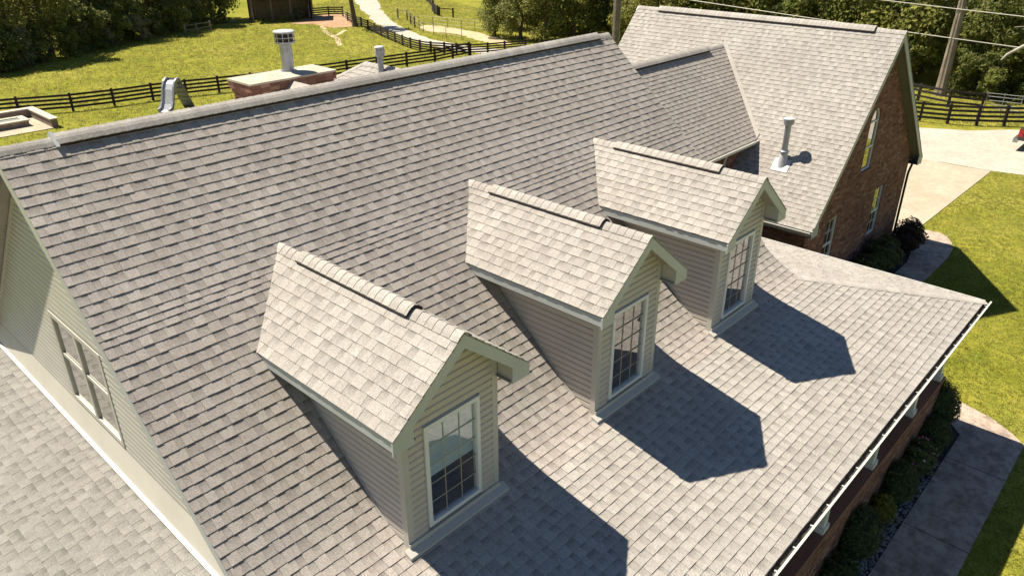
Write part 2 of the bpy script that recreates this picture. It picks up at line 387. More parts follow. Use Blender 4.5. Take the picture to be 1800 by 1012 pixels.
def bricks(pl, region, parent, holes=(), seed=5, name='bricks', m='brick'):
    region = ccw(region); r = random.Random(seed); us = [p[0] for p in region]; vs_ = [p[1] for p in region]
    k = MB(); v = min(vs_); row = 0; L, H = 0.212, 0.077
    while v < max(vs_):
        u = min(us) - (L / 2 if row % 2 else 0)
        while u < max(us):
            x0, x1 = u, u + L - 0.011
            for (a, b, c, d) in holes:
                if c < v + H * 0.6 and d > v + H * 0.4:
                    if x0 >= a and x1 <= b: x0 = x1
                    elif x0 < a < x1: x1 = a
                    elif x0 < b < x1: x0 = b
            if x1 - x0 > 0.02:
                poly = clip([(x0, v), (x1, v), (x1, v + H - 0.011), (x0, v + H - 0.011)], region)
                if len(poly) > 2 and area(poly) > 5e-4:
                    h = r.uniform(0.006, 0.010); k.add(*piece(pl, poly, v, v + H, h, h, -0.004, min(1, max(0, r.gauss(0.5, 0.24)))))
            u += L
        v += H; row += 1
    return k.build(name, m, parent, kind='stuff')

# ------------------------------------------------------------------ ground, drives, walks
GZ = -4.78
k = MB(); k.add([(-300, -300, GZ), (400, -300, GZ), (400, 400, GZ), (-300, 400, GZ)], [(0, 1, 2, 3)])
o = k.build('ground', 'grass'); o['kind'] = 'structure'; o['label'] = 'sunlit green grass of lawn and field'
def smooth_poly(pts, it=2):
    for _ in range(it):
        q = []
        for i in range(len(pts)):
            a, b = pts[i], pts[(i + 1) % len(pts)]
            q += [(a[0] * .75 + b[0] * .25, a[1] * .75 + b[1] * .25), (a[0] * .25 + b[0] * .75, a[1] * .25 + b[1] * .75)]
        pts = q
    return pts
def ragged(pts, amp, step=0.5, seed=1):
    r = random.Random(seed); q = []
    for i in range(len(pts)):
        a, b = V3((*pts[i], 0)), V3((*pts[(i + 1) % len(pts)], 0)); n = max(1, int((b - a).length / step))
        for j in range(n):
            p = a.lerp(b, j / n); q.append((p.x + r.uniform(-amp, amp), p.y + r.uniform(-amp, amp)))
    return q
SHEETS = {}
def sheet(name, pts, z, m, label, thick=0.0, kind='structure'):
    pts = ccw(pts); k = MB(); n = len(pts)
    top = [(x, y, GZ + z) for x, y in pts]; bot = [(x, y, GZ - 0.05) for x, y in pts]
    k.add(top + bot, [tuple(range(n))] + [(i, n + i, n + (i + 1) % n, (i + 1) % n) for i in range(n)])
    o = k.build(name, m); o['kind'] = kind; o['label'] = label; SHEETS[name] = pts; return o
sheet('driveway', [(25.4, 12), (25.4, 2.4), (26.4, 2.0), (27.4, 1.77), (38.15, 1.58), (37.95, 4.76), (37.9, 12)], 0.03, 'concrete', 'pale concrete driveway beside the brick wing')
sheet('gravel_yard', ragged([(37.7, 30), (37.85, 4.76), (38.15, 3.2), (38.1, 1.55), (38.7, 0.1), (39.6, -2.5), (41.5, -8), (58, -8), (51, -0.6), (48.2, 2.2), (46.0, 4.8), (44.5, 7.1), (43.6, 30)], 0.16, 0.7, 3), 0.022, 'gravel', 'white gravel yard between fence and concrete driveway')
arc = [(14.2, -4.98), (14.53, -4.66), (14.95, -4.03), (15.2, -3.16)]
sheet('front_walk', [(-4, -3.66), (-4, -5.0), *arc, (15.25, -2), (15.25, -0.03), (23.4, -0.06), (25.2, -0.07), (26.3, 0.05), (26.9, 0.27), (27.45, 0.6), (27.68, 0.98), (27.6, 1.5), (27.3, 1.8), (26.2, 2.0), (25.4, 1.3), (23.8, 0.95), (14.1, 0.95), (14.0, -3.3), (13.6, -3.66)], 0.042, 'walkway', 'stained pinkish concrete walk curving round the porch')
for i, (a, b) in enumerate((((3.2, -3.68), (3.2, -4.98)), ((6.3, -3.68), (6.3, -4.98)), ((9.35, -3.68), (9.35, -4.98)), ((12.4, -3.68), (12.4, -4.98)), ((14.02, -3.4), (15.22, -3.1)), ((17.5, -0.03), (17.5, 0.93)), ((20.5, -0.04), (20.5, 0.93)), ((23.6, -0.04), (23.6, 0.93)))):
    k = MB(); k.bar((*a, GZ + 0.0425), (*b, GZ + 0.0425), 0.018, 0.003); k.build('walk_joint', 'mulch', bpy.data.objects['front_walk'])
sheet('planting_bed', [(-4, -3.0), (-4, -3.655), (13.6, -3.655), (14.0, -3.3), (14.05, -2.4), (13.3, -2.3), (13.3, -3.0)], 0.018, 'mulch', 'dark stony planting bed below the porch')
sheet('wing_planting_bed', [(16.3, 2.2), (16.3, 0.955), (23.8, 0.955), (25.35, 1.3), (25.35, 2.2)], 0.018, 'mulch', 'planting bed along the foot of the brick gable')
roadL = [(74, 104), (64.1, 89.9), (56.9, 78.3), (52.6, 70.9), (49.6, 65), (47.2, 59.4), (45.8, 55.3), (45.1, 52.5), (44.6, 49), (45, 45.5), (46.5, 42), (48, 38)]
roadR = [(76.5, 101), (66.4, 87.3), (59.7, 78.2), (54.6, 70.0), (51.2, 63.8), (49, 58.8), (47.6, 54.9), (47.2, 51.8), (47.2, 48.7), (47.6, 46), (48.8, 43), (50.5, 39)]
sheet('gravel_road', ragged(roadL + roadR[::-1], 0.2, 1.2, 5), 0.02, 'gravel', 'curving white gravel road through the fields')
sheet('sandy_track', ragged(smooth_poly([(53.8, 63.6), (54.6, 59), (54, 54.2), (52, 48.2), (50, 45.8), (49.7, 49.6), (51, 53), (51.8, 56.4), (50.6, 58.5), (51.6, 61)]), 0.18, 0.8, 6), 0.018, 'sand', 'pale sandy track beside the wire fence')
sheet('bare_earth', ragged(smooth_poly([(43.5, 75.5), (46.5, 72.8), (45.2, 68.6), (47.6, 68.0), (50.5, 71.8), (54, 78), (52, 80), (47, 77)]), 0.3, 0.8, 7), 0.018, 'dirt', 'reddish bare earth in front of the shed')
pth = [(46.6, 72.6), (44.8, 69.4), (43.2, 66.8), (42.2, 64.2), (41.3, 62.0), (40.0, 60.0), (39.0, 58.4)]
sheet('worn_path', ragged([(x - .22, y + .1) for x, y in pth] + [(x + .26, y - .1) for x, y in pth[::-1]], 0.05, 0.4, 8), 0.014, 'sand', 'thin worn path across the field')
sheet('worn_path', ragged([(45.4, 66.6), (43.9, 65.4), (42.2, 64.0), (42.5, 63.7), (44.1, 65.0), (45.7, 66.3)], 0.05, 0.4, 9), 0.0145, 'sand', 'short branch of the worn path')
sheet('patio', [(1, 46.3), (9.0, 46.2), (9.25, 50.4), (1, 50.6)], 0.05, 'concrete', 'pale concrete patio around the fire pit')

# ------------------------------------------------------------------ the house
YK, M1, M2, YR = 0.3005, 0.884, 0.2581, 5.56
ZR = (YR - YK) * M1; XL, XR = -3.375, 10.086; YG, XG = -3.335, 13.44
S1 = math.hypot(1, M1); S2 = math.hypot(1, M2)
house = thing('house', (3, 0, GZ), 'long beige house with grey shingle roof, three dormers and a front porch', 'house')
DX = [-0.531, 3.432, 7.167]
HW, HE, OV, ZE, PD = 0.827, 1.1666, 0.313, 2.033, 0.8083
ZT = ZE + HE * PD; SD = math.hypot(1, PD); YV0 = YK + ZE / M1; YV1 = YK + ZT / M1
def mz(y): return (y - YK) * (M1 if y > YK else M2)
def in_dormer(P, mg=0.12):
    for d in DX:
        dx = abs(P.x - d)
        if 0.06 < P.y < YV0 - mg and dx < HW - mg: return True
        if YV0 - 0.2 <= P.y < YV1 - mg * 2 and dx < HE * (YV1 - P.y) / (YV1 - YV0) - mg * 1.5: return True
    return False
def behind_dormer(P, cx, cy):
    """point hidden behind one of the dormers, seen from the camera"""
    for d in DX:
        D = P - CAM
        for s in np.linspace(0.6, 0.985, 40):
            q = CAM + D * s
            if -OV < q.y < YV1 and abs(q.x - d) < HE:
                zt = ZT - abs(q.x - d) * PD
                if q.z < zt - 0.05 and q.z > mz(q.y) + 0.05 and (abs(q.x - d) < HW or q.z > ZE - 0.1): return True
    return False

# main roof
main = Plane((0, YK, 0), (1, 0, 0), (0, 1, M1))
k = MB(); k.prism([main.at(XL + .02, -0.05, -0.012), main.at(XR - .02, -0.05, -0.012), main.at(XR - .02, (YR - YK) * S1, -0.012), main.at(XL + .02, (YR - YK) * S1, -0.012)], main.N * -0.14)
roof = k.build('main_roof', 'felt', house)
def crs(v):
    y = YK + v / S1
    return 0.109 if 3.16 < y < 3.42 else 0.155
SW = 0.62                                                                 # the sweep reaches this far up the main slope
mainp = lay_shingles(main, [(XL, SW), (XR, SW), (XR, (YR - YK) * S1 - 0.02), (XL, (YR - YK) * S1 - 0.02)], seed=11, skip=in_dormer, courses=crs)
PN = math.floor((-0.22 - YG) * S2 / .155); YP = YG + PN * .155 / S2           # last straight porch course ends here
bent = Bent((YP, mz(YP)), (YK, 0.0), (YK + SW / S1, SW / S1 * M1))
nb_ = round(bent.L / .155); eb = bent.L / nb_
bentp = lay_shingles(bent, [(XL, 0), (XR - .05, 0), (XR - .05, bent.L), (XL, bent.L)], e=eb, seed=14, skip=in_dormer)
build_shingles(mainp, roof, 'shingle', hidden=behind_dormer)
build_shingles(bentp, roof, 'shingle', hidden=behind_dormer, budget=0)
back = Plane((0, YR + 6.0, ZR - 6.0 * M1), (-1, 0, 0), (0, -1, M1)); LB = 6.0 * S1
k = MB(); k.prism([back.at(-XR + .02, 0, -0.004), back.at(-XL - .02, 0, -0.004), back.at(-XL - .02, LB, -0.004), back.at(-XR + .02, LB, -0.004)], back.N * -0.14)
broof = k.build('back_roof', 'felt', house)
build_shingles(lay_shingles(back, [(-XR, 0), (-XL, 0), (-XL, LB), (-XR, LB)], seed=12), broof, 'shingle', budget=0)
da, db = V3((0, -1, -M1)), V3((0, 1, -M1))
ridge_vent(roof, (-2.6, YR, ZR), (9.6, YR, ZR), da, db, 0.05, 0.17)
k = MB(); k.prism([(-2.655, YR - .19, ZR - .085), (-2.655, YR, ZR + .085), (-2.655, YR + .17, ZR - .06), (-2.655, YR, ZR - .02)], (.05, 0, 0)); k.build('vent_end_plug', 'lead', roof)
ridge_caps(roof, (XL, YR, ZR), (-2.55, YR, ZR), da, db, 'shingle_light')
ridge_caps(roof, (-2.62, YR, ZR + 0.01), (9.62, YR, ZR + 0.01), da, db, 'shingle_light', wd=0.168, lift=0.05)
ridge_caps(roof, (9.58, YR, ZR), (XR, YR, ZR), da, db, 'shingle_light')
# rakes: fascia boards and soffits of both gable ends
for nm, x0, x1 in (('left', XL + 0.012, XL + 0.035), ('right', XR - 0.035, XR - 0.012)):
    for pl, L, sgn in ((main, (YR - YK) * S1, 1), (back, LB, -1)):
        k = MB(); q = [(sgn * x0, 0), (sgn * x1, 0), (sgn * x1, L), (sgn * x0, L)]
        k.prism([pl.at(u, v, -0.02) for u, v in ccw(q)], pl.N * -0.2); k.build('rake_fascia', 'fascia', house)
XW = -3.13
for pl, L, sgn in ((main, (YR - YK) * S1, 1), (back, LB, -1)):
    v = 0.0
    while v < L - 0.05:                                                   # soffit panels
        k = MB(); q = [(sgn * (XL + 0.036), v), (sgn * (XW + 0.02), v), (sgn * (XW + 0.02), min(L, v + 0.098)), (sgn * (XL + 0.036), min(L, v + 0.098))]
        k.prism([pl.at(u, w_, -0.16) for u, w_ in ccw(q)], pl.N * -0.02); k.build('soffit_panel', 'soffit', house); v += 0.102

# left gable wall
LZ = -0.1
gw = Plane((XW, 0, 0), (0, -1, 0), (0, 0, 1))
k = MB()
gpoly = [(-11.5, -4.7), (3.3, -4.7), (3.3, -1.2), (-YK, -0.25), (-YR, ZR - 0.25), (-11.5, ZR - (11.5 - YR) * M1 - 0.25)]
WIN = (-6.2, -4.33, 0.37, 1.9)                                             # u0 u1 v0 v1
def wall_with_hole(pl, poly, hole, depth, name, m, parent):
    """wall as four convex-clipped pieces around a rectangular opening"""
    poly = ccw(poly); a, b, c, d = hole; B = 50; k = MB()
    for reg in ([(-B, -B), (a, -B), (a, B), (-B, B)], [(b, -B), (B, -B), (B, B), (b, B)], [(a, -B), (b, -B), (b, c), (a, c)], [(a, d), (b, d), (b, B), (a, B)]):
        q = clip(poly, reg)
        if len(q) > 2: k.prism([pl.at(u, v, -0.017) for u, v in q], pl.N * -depth)
    return k.build(name, m, parent)
gpoly_convex = [(-11.4, -1.0), (3.2, -1.0), (3.2, -0.75), (-YK, -0.25), (-YR, ZR - 0.25), (-11.4, ZR - (11.4 - YR) * M1 - 0.25)]
gwall = wall_with_hole(gw, [(-11.4, -1.0), (0.9, -1.0), (-YR, ZR - 0.25), (-11.4, ZR - (11.4 - YR) * M1 - 0.25)], WIN, 0.15, 'gable_wall', 'siding_pale', house)
boards(gw, [(-YR - (ZR - .57) / M1, 0.30), (-1.0, 0.30), (-YR, ZR - 0.27)], 0.105, gwall, 'siding_pale', holes=[(WIN[0] - .045, WIN[1] + .045, WIN[2] - .045, WIN[3] + .045)])
k = MB(); k.prism([gw.at(-11.4, LZ + .02, .13), gw.at(0.6, LZ + .02, .13), gw.at(0.6, 0.295, 0.02), gw.at(-11.4, 0.295, 0.02)], (0.02, 0, -0.03)); k.build('sloping_base_trim', 'siding_pale', gwall)
k = MB(); k.prism([gw.at(-11.4, LZ + .0, .19), gw.at(0.2, LZ + .0, .19), gw.at(0.2, LZ + .02, .128), gw.at(-11.4, LZ + .02, .128)], V3((0, 0, -0.012))); k.build('flashing', 'trim', gwall)
k = MB(); k.bar(gw.at(-YR, ZR - 0.30, 0.02), gw.at(-11.2, ZR - (11.2 - YR) * M1 - 0.30, 0.02), 0.03, 0.045, up=(1, 0, 0)); k.build('edge_trim', 'trim', gwall)

def rect_window(pl, u0, u1, v0, v1, parent, cols, rows, name='window', fw=0.06, proud=0.035, m='white', blind=0.0, meet=None, room=0.9, mm='muntin', mw=0.0105):
    """window > frame bars, panes, muntins, room behind"""
    fr = MB()
    for a, b, c, d in ((u0, u1, v0, v0 + fw), (u0, u1, v1 - fw, v1), (u0, u0 + fw, v0 + fw, v1 - fw), (u1 - fw, u1, v0 + fw, v1 - fw)):
        fr.prism([pl.at(a, c, proud), pl.at(b, c, proud), pl.at(b, d, proud), pl.at(a, d, proud)], pl.N * -(proud + 0.05))
    W = fr.build('window_frame', m, parent)
    a, b, c, d = u0 + fw, u1 - fw, v0 + fw, v1 - fw
    k = MB(); k.add([pl.at(a - .01, c - .01, -0.008), pl.at(b + .01, c - .01, -0.008), pl.at(b + .01, d + .01, -0.008), pl.at(a - .01, d + .01, -0.008)], [(0, 1, 2, 3)]); k.build('window_pane', 'glass', parent)
    for i in range(1, cols):
        u = a + (b - a) * i / cols; k = MB(); k.prism([pl.at(u - mw / 2, c, 0.004), pl.at(u + mw / 2, c, 0.004), pl.at(u + mw / 2, d, 0.004), pl.at(u - mw / 2, d, 0.004)], pl.N * -0.007); k.build('muntin', mm, parent)
    for j in range(1, rows):
        v = c + (d - c) * j / rows; k = MB(); k.prism([pl.at(a, v - mw / 2, 0.005), pl.at(b, v - mw / 2, 0.005), pl.at(b, v + mw / 2, 0.005), pl.at(a, v + mw / 2, 0.005)], pl.N * -0.009); k.build('muntin', mm, parent)
    if meet is not None:
        k = MB(); k.prism([pl.at(a, meet - .03, 0.015), pl.at(b, meet - .03, 0.015), pl.at(b, meet + .03, 0.015), pl.at(a, meet + .03, 0.015)], pl.N * -0.018); k.build('meeting_rail', m, parent)
    k = MB()                                                              # the dark room behind, open towards the glass
    A, B, C_, D = a - .02, b + .02, c - .02, d + .02
    f = [pl.at(A, C_, -0.03), pl.at(B, C_, -0.03), pl.at(B, D, -0.03), pl.at(A, D, -0.03)]; g_ = [x - pl.N * room for x in f]
    k.add(f + g_, [(4, 5, 6, 7), (0, 1, 5, 4), (1, 2, 6, 5), (2, 3, 7, 6), (3, 0, 4, 7)]); k.build('window_recess', 'dark', parent)
    if blind:
        vb = d - (d - c) * blind; k = MB(); k.prism([pl.at(a, vb, -0.055), pl.at(b, vb, -0.055), pl.at(b, d, -0.055), pl.at(a, d, -0.055)], pl.N * -0.008); k.build('roller_blind', 'blind', parent)
    return W
um = (WIN[0] + WIN[1]) / 2
for a, b in ((WIN[0], um - .001), (um + .001, WIN[1])):
    rect_window(gw, a, b, WIN[2], WIN[3], gwall, 1, 1, m='siding_pale', fw=0.045, proud=0.025, meet=1.19)
# jambs that stand proud below the meeting rail, and the outer casing
for a, b, c, d in ((WIN[0] - .04, WIN[0], WIN[2], WIN[3]), (WIN[1], WIN[1] + .04, WIN[2], WIN[3]), (WIN[0] - .04, WIN[1] + .04, WIN[3], WIN[3] + .04), (WIN[0] - .04, WIN[1] + .04, WIN[2] - .04, WIN[2])):
    k = MB(); k.prism([gw.at(a, c, 0.026), gw.at(b, c, 0.026), gw.at(b, d, 0.026), gw.at(a, d, 0.026)], gw.N * -0.03); k.build('window_casing', 'siding_pale', gwall)

# lower roof on the left, sloping away from the gable wall
ML = 0.22
low = Plane((XW - 7.0, 0, LZ - 7.0 * ML), (0, -1, 0), (1, 0, ML)); LL = 7.0 * math.hypot(1, ML)
k = MB(); k.prism([low.at(-11.4, 0, -0.012), low.at(0.75, 0, -0.012), low.at(0.75, LL, -0.012), low.at(-11.4, LL, -0.012)], low.N * -0.1); lroof = k.build('lower_roof', 'felt', house)
build_shingles(lay_shingles(low, [(-11.4, 2.5), (0.75, 2.5), (0.75, LL - 0.02), (-11.4, LL - 0.02)], seed=21), lroof, 'shingle_dimmed')

# porch roof with its hipped end
HX, HY = 9.98, -0.1; HZ = mz(HY); MH = (HZ - mz(YG)) / (XG - HX)
porch = Plane((0, YK, 0), (1, 0, 0), (0, 1, M2)); pv = lambda y: (y - YK) * S2
pq = [[(XL, pv(YG)), (XG, pv(YG)), (HX, pv(HY)), (XL, pv(HY))], [(XL, pv(HY)), (HX, pv(HY)), (HX, pv(YK) - .005), (XL, pv(YK) - .005)]]
k = MB()
for q in pq: k.prism([porch.at(u, v, -0.012) for u, v in q], porch.N * -0.1)
proof = k.build('porch_roof', 'felt', house)
xe = HX + (XG - HX) * (HY - YP) / (HY - YG)
ppc = lay_shingles(porch, [(XL, pv(YG)), (XG, pv(YG)), (xe, pv(YP) - .001), (XL, pv(YP) - .001)], seed=31, skip=in_dormer)
build_shingles(ppc, proof, 'shingle_light', hidden=behind_dormer)
hip = Plane((XG, 0, mz(YG)), (0, 1, 0), (-1, 0, MH)); SHp = math.hypot(1, MH); hl = (XG - HX) * SHp
k = MB(); k.prism([hip.at(u, v, -0.012) for u, v in ccw([(YG + .03, 0), (7.0, 0), (7.0, hl), (HY, hl)])], hip.N * -0.1); hroof = k.build('hip_roof', 'felt', house)
build_shingles(lay_shingles(hip, [(YG, 0), (7.0, 0), (7.0, hl), (HY, hl)], seed=32), hroof, 'shingle_light', hidden=behind_dormer, budget=200)
h0, h1 = V3((HX, HY, HZ)), V3((XG, YG, mz(YG))); hd = (h1 - h0).normalized()
def side(n): a = hd.cross(n); return a
sa = hd.cross(porch.N); sa = sa if sa.z < 0 else -sa; sb = hd.cross(hip.N); sb = sb if sb.z < 0 else -sb
ridge_caps(hroof, h0, h1, sa, sb, 'shingle_light', lift=0.010, wd=0.14)
# main roof right edge below the hip top
k = MB(); k.bar((HX + .05, YK, -0.03), (HX + .05, HY, HZ - 0.03), 0.1, 0.03); k.build('edge_flashing', 'shingle_light', hroof)

# porch gutter: trough, lip, hangers, debris
def gutter(parent, p0, p1, out, trim='gutter', w_=0.13, d_=0.10, hang=0.6, name='gutter'):
    p0, p1, out = V3(p0), V3(p1), V3(out).normalized(); D = p1 - p0; L = D.length
    pr = [(0.0, 0.0), (0.0, -d_), (w_ * 0.72, -d_), (w_ * 0.8, -d_ * 0.5), (w_, -0.012), (w_, 0.006), (w_ - 0.036, 0.006), (w_ - 0.036, -0.008), (w_ * 0.8 - 0.008, -d_ * 0.5), (w_ * 0.7, -d_ + 0.006), (0.008, -d_ + 0.006), (0.008, 0)]
    k = MB(); vs_ = [p + out * a + V3((0, 0, b)) for p in (p0, p1) for a, b in pr]; n = len(pr)
    k.add(vs_, [(i, (i + 1) % n, n + (i + 1) % n, n + i) for i in range(n)]); G = k.build(name, trim, parent)
    r = random.Random(5); k = MB(); m_ = int(L / 0.12)
    for i in range(m_):                                                    # leaf litter lying in the trough
        a = p0 + D * (i / m_); b = p0 + D * ((i + 1) / m_); h = -d_ + r.uniform(0.03, 0.055)
        k.prism([a + out * .012 + V3((0, 0, h)), b + out * .012 + V3((0, 0, h)), b + out * (w_ * .72) + V3((0, 0, h - .01)), a + out * (w_ * .72) + V3((0, 0, h - .01))], (0, 0, -0.03), r.random())
    k.build('gutter_litter', 'debris', G, kind='stuff')
    for i in range(1, int(L / hang) + 1):
        p = p0 + D.normalized() * (i * hang - 0.2)
        k = MB(); k.bar(p + out * (w_ * .5) + V3((0, 0, 0.004)), p + out * (w_ - 0.01) + V3((0, 0, 0.009)), 0.024, 0.005); k.build('gutter_hanger', 'gutter', G)
    return G
zg = mz(YG)
gutter(house, (XL, YG + 0.02, zg - 0.012), (XG + 0.13, YG + 0.02, zg - 0.012), (0, -1, 0), w_=0.15)
gutter(house, (XG - 0.02, YG + 0.02, zg - 0.014), (XG - 0.02, 7.0, zg - 0.014), (1, 0, 0), hang=1.0)
k = MB(); k.box((XL, YG + 0.03, zg - 0.2), (XG - 0.03, YG + 0.055, zg - 0.03)); k.build('porch_fascia', 'fascia', house)
k = MB(); k.box((XG - 0.055, YG + 0.06, zg - 0.2), (XG - 0.03, 7.0, zg - 0.03)); k.build('porch_fascia', 'fascia', house)
k = MB(); k.box((XL, YG + 0.06, zg - 0.2), (XG - 0.06, -0.05, zg - 0.18)); k.build('porch_ceiling', 'trim', house)
k = MB(); k.box((HX - 0.1, -0.045, zg - 0.2), (XG - 0.06, 7.0, zg - 0.18)); k.build('porch_ceiling', 'trim', house)
# porch floor, brick base, columns, house walls
k = MB(); k.box((-3.0, -3.05, -3.16), (13.2, 0.2, -3.05)); k.build('porch_floor', 'brick', house)
k = MB(); k.box((-3.0, -3.0, GZ - 0.1), (13.15, 0.2, -3.165)); pb = k.build('porch_base', 'mortar', house)
bricks(Plane((0, -3.002, 0), (1, 0, 0), (0, 0, 1)), [(-3.0, GZ), (13.16, GZ), (13.16, -3.17), (-3.0, -3.17)], pb)
bricks(Plane((13.152, 0, 0), (0, 1, 0), (0, 0, 1)), [(-3.0, GZ), (0.2, GZ), (0.2, -3.17), (-3.0, -3.17)], pb, seed=6)
def column(x, y):
    C = thing_part = None
    k = MB(); k.box((x - .10, y - .10, -2.92), (x + .10, y + .10, zg - 0.28)); C = k.build('porch_column', 'white', house)
    k = MB(); k.box((x - .135, y - .135, -3.049), (x + .135, y + .135, -2.92)); k.build('column_base', 'white', C)
    k = MB(); k.box((x - .135, y - .135, zg - .28), (x + .135, y + .135, zg - .2)); k.build('column_capital', 'white', C)
for x in (1.07, 3.54, 6.01, 8.5, 10.95, 12.95): column(x, -2.88)
column(12.95, 0.0)
k = MB(); k.box((XW + 0.2, 0.16, GZ - 0.1), (9.75, 0.4, -0.3)); k.build('front_wall', 'siding', house)
k = MB(); k.prism([(9.8, 0.2, GZ), (9.8, 11, GZ), (9.8, 11, -0.3), (9.8, YR, ZR - 0.3), (9.8, 0.2, -0.3)], (-0.15, 0, 0)); k.build('end_wall', 'siding', house)
k = MB(); k.box((XW + 0.2, 10.8, GZ), (9.75, 11.0, -0.3)); k.build('rear_wall', 'siding', house)
k = MB(); k.box((XW - 6.4, -0.3, GZ), (XW - 0.05, 11.0, -1.75)); k.build('side_wing_wall', 'siding', house)

# dormers
def dormer(d, idx, label):
    F = Plane((d, 0, 0), (1, 0, 0), (0, 0, 1)); zb = mz(0); soff = ZE - 0.17
    win = (-0.486, 0.486, 0.10, 1.722)
    gp = [(-HW, zb - 0.1), (HW, zb - 0.1), (HW, ZE + (HE - HW) * PD - 0.1), (0, ZT - 0.1), (-HW, ZE + (HE - HW) * PD - 0.1)]
    W = wall_with_hole(F, gp, win, 0.1, 'dormer', 'siding', house); W['label'] = label
    inner = [(-HW + .085, zb + 0.02), (HW - .085, zb + 0.02), (HW - .085, ZE + (HE - HW + .085) * PD - 0.14), (0, ZT - 0.14), (-HW + .085, ZE + (HE - HW + .085) * PD - 0.14)]
    boards(F, inner, 0.107, W, 'siding', holes=[(win[0] - .012, win[1] + .012, win[2] - .01, win[3] + .01)], seed=idx)
    for s in (-1, 1):                                                     # corner posts
        k = MB(); x0, x1 = sorted((s * (HW - .085), s * (HW + .018))); k.prism([F.at(x0, zb - .05, .02), F.at(x1, zb - .05, .02), F.at(x1, ZE + (HE - abs(x1)) * PD - .13, .02), F.at(x0, ZE + (HE - abs(x0)) * PD - .13, .02)], (0, 0.10, 0)); k.build('corner_post', 'trim', W)
    rect_window(F, *win, W, 3, 5, fw=0.062, proud=0.04, blind=0.56 if idx == 0 else 0, room=1.1)
    k = MB(); k.prism([(d - HW - .10, -.15, zb + .022), (d + HW + .10, -.15, zb + .022), (d + HW + .10, -.02, zb + .075), (d - HW - .10, -.02, zb + .075)], (0, 0, -0.05)); k.build('sill_flashing', 'trim', W)
    k = MB(); k.box((d - HW - .02, -.05, zb + 0.0), (d + HW + .02, -.004, zb + .125)); k.build('sill_board', 'trim', W)
    # side walls with boards that follow the main roof
    ys = YK + (soff + 0.02) / M1
    for s in (-1, 1):
        Pl = Plane((d + s * HW, 0, 0), (0, s, 0), (0, 0, 1)); tri = [(0, zb), (s * YK, 0.0), (s * ys, soff + .02), (0, soff + .02)]
        k = MB(); k.prism([Pl.at(u, v, -.017 if s < 0 else 0) for u, v in ccw(tri)], Pl.N * -0.06); k.build('side_wall', 'siding', W)
        if s < 0:
            boards(Pl, [(-.06, zb + .03), (-YK, 0.05), (-ys, soff + .02), (-.06, soff + .02)], 0.107, W, 'siding', seed=idx + 9)
            k = MB(); k.bar(Pl.at(-YK, .05, .02), Pl.at(-ys, soff + .06, .02), 0.012, 0.04, up=(1, 0, 0)); k.build('side_flashing', 'trim', W)
    # roof slopes
    for s in (-1, 1):
        Pl = Plane((d + s * HE, 0, ZE), (0, s, 0), (-s, 0, PD)); L = HE * SD
        pg = [(-s * OV, 0), (-s * OV, L - .01), (s * YV1, L - .01), (s * YV0, 0)]
        k = MB(); k.prism([Pl.at(u, v, -0.012) for u, v in ccw([(-s * (OV - .03), .02), (-s * (OV - .03), L), (s * YV1, L), (s * YV0, .02)])], Pl.N * -0.07); k.build('roof_slope', 'felt', W)
        build_shingles(lay_shingles(Pl, pg, seed=41 + idx * 2 + s), W, 'shingle_light', budget=230 if s < 0 else 0)
        k = MB(); k.prism([(d + s * (HE + .004), -OV + .004, ZE - .022), (d + s * .0005, -OV + .004, ZT - .02), (d + s * .0005, -OV + .004, ZT - .21), (d + s * (HE + .004), -OV + .004, ZE - .205)], (0, .026, 0)); k.build('rake_fascia', 'fascia', W)
        k = MB(); k.prism([(d + s * (HE - .012), -OV + .03, ZE - .02), (d + s * (HE - .012), YV0 + .1, ZE - .02), (d + s * (HE - .035), YV0 + .1, ZE - .02), (d + s * (HE - .035), -OV + .03, ZE - .02)], (0, 0, -.15)); k.build('eave_fascia', 'fascia', W)
        k = MB(); k.prism([(d + s * (HE - .036), -OV + .03, soff), (d + s * (HE - .036), YV0, soff), (d + s * (HW - .02), YV0, soff), (d + s * (HW - .02), -OV + .03, soff)], (0, 0, .012)); k.build('eave_soffit', 'soffit', W)
        xi = HW + .024; zi = ZE + (HE - xi) * PD - .14                         # boxed return closing the eave at the front
        k = MB(); k.prism([(d + s * (HE - .002), -OV + .016, ZE - .05), (d + s * (HE - .002), -OV + .016, soff - .03), (d + s * xi, -OV + .016, soff - .03), (d + s * xi, -OV + .016, zi)], (0, 0.02, 0)); k.build('eave_return', 'fascia', W)
        k = MB(); k.prism([(d + s * xi, -OV + .037, soff - .03), (d + s * xi, -.022, soff - .03), (d + s * xi, -.022, zi + .04), (d + s * xi, -OV + .037, zi + .04)], (s * .012, 0, 0)); k.build('return_side', 'trim', W)
        k = MB(); k.prism([Pl.at(u, v, -0.10) for u, v in ccw([(-s * (OV - .031), .12), (-s * (OV - .031), L - .02), (s * 0.02, L - .02), (s * .02, .12)])], Pl.N * -0.012); k.build('rake_soffit', 'soffit', W)
    a, b = V3((-1, 0, -PD)), V3((1, 0, -PD)); top = V3((d, 0, ZT))
    P = lambda y, dz=0: V3((d, y, ZT + dz))
    ridge_caps(W, P(YV1), P(0.62), a, b, 'shingle_light')
    ridge_vent(W, P(YV1 - .62), P(0.60), a, b, 0.045, 0.150)
    ridge_caps(W, P(YV1 - .62, .008), P(0.58, .008), a, b, 'shingle_light', wd=0.146, lift=0.048)
    ridge_caps(W, P(0.60), P(-OV - .005), a, b, 'shingle_light')
    k = MB()                                                              # woven valley strip
    k.prism([V3((d - HE, YV0, ZE)) + V3((0, .02, .02)), V3((d, YV1, ZT)) + V3((0, .03, .02)), V3((d + .02, YV1 + .12, ZT + .11)), V3((d - HE - .1, YV0 + .03, ZE + .03))], (0, 0, -0.015), 0.35); k.build('valley_strip', 'shingle', W)
    return W
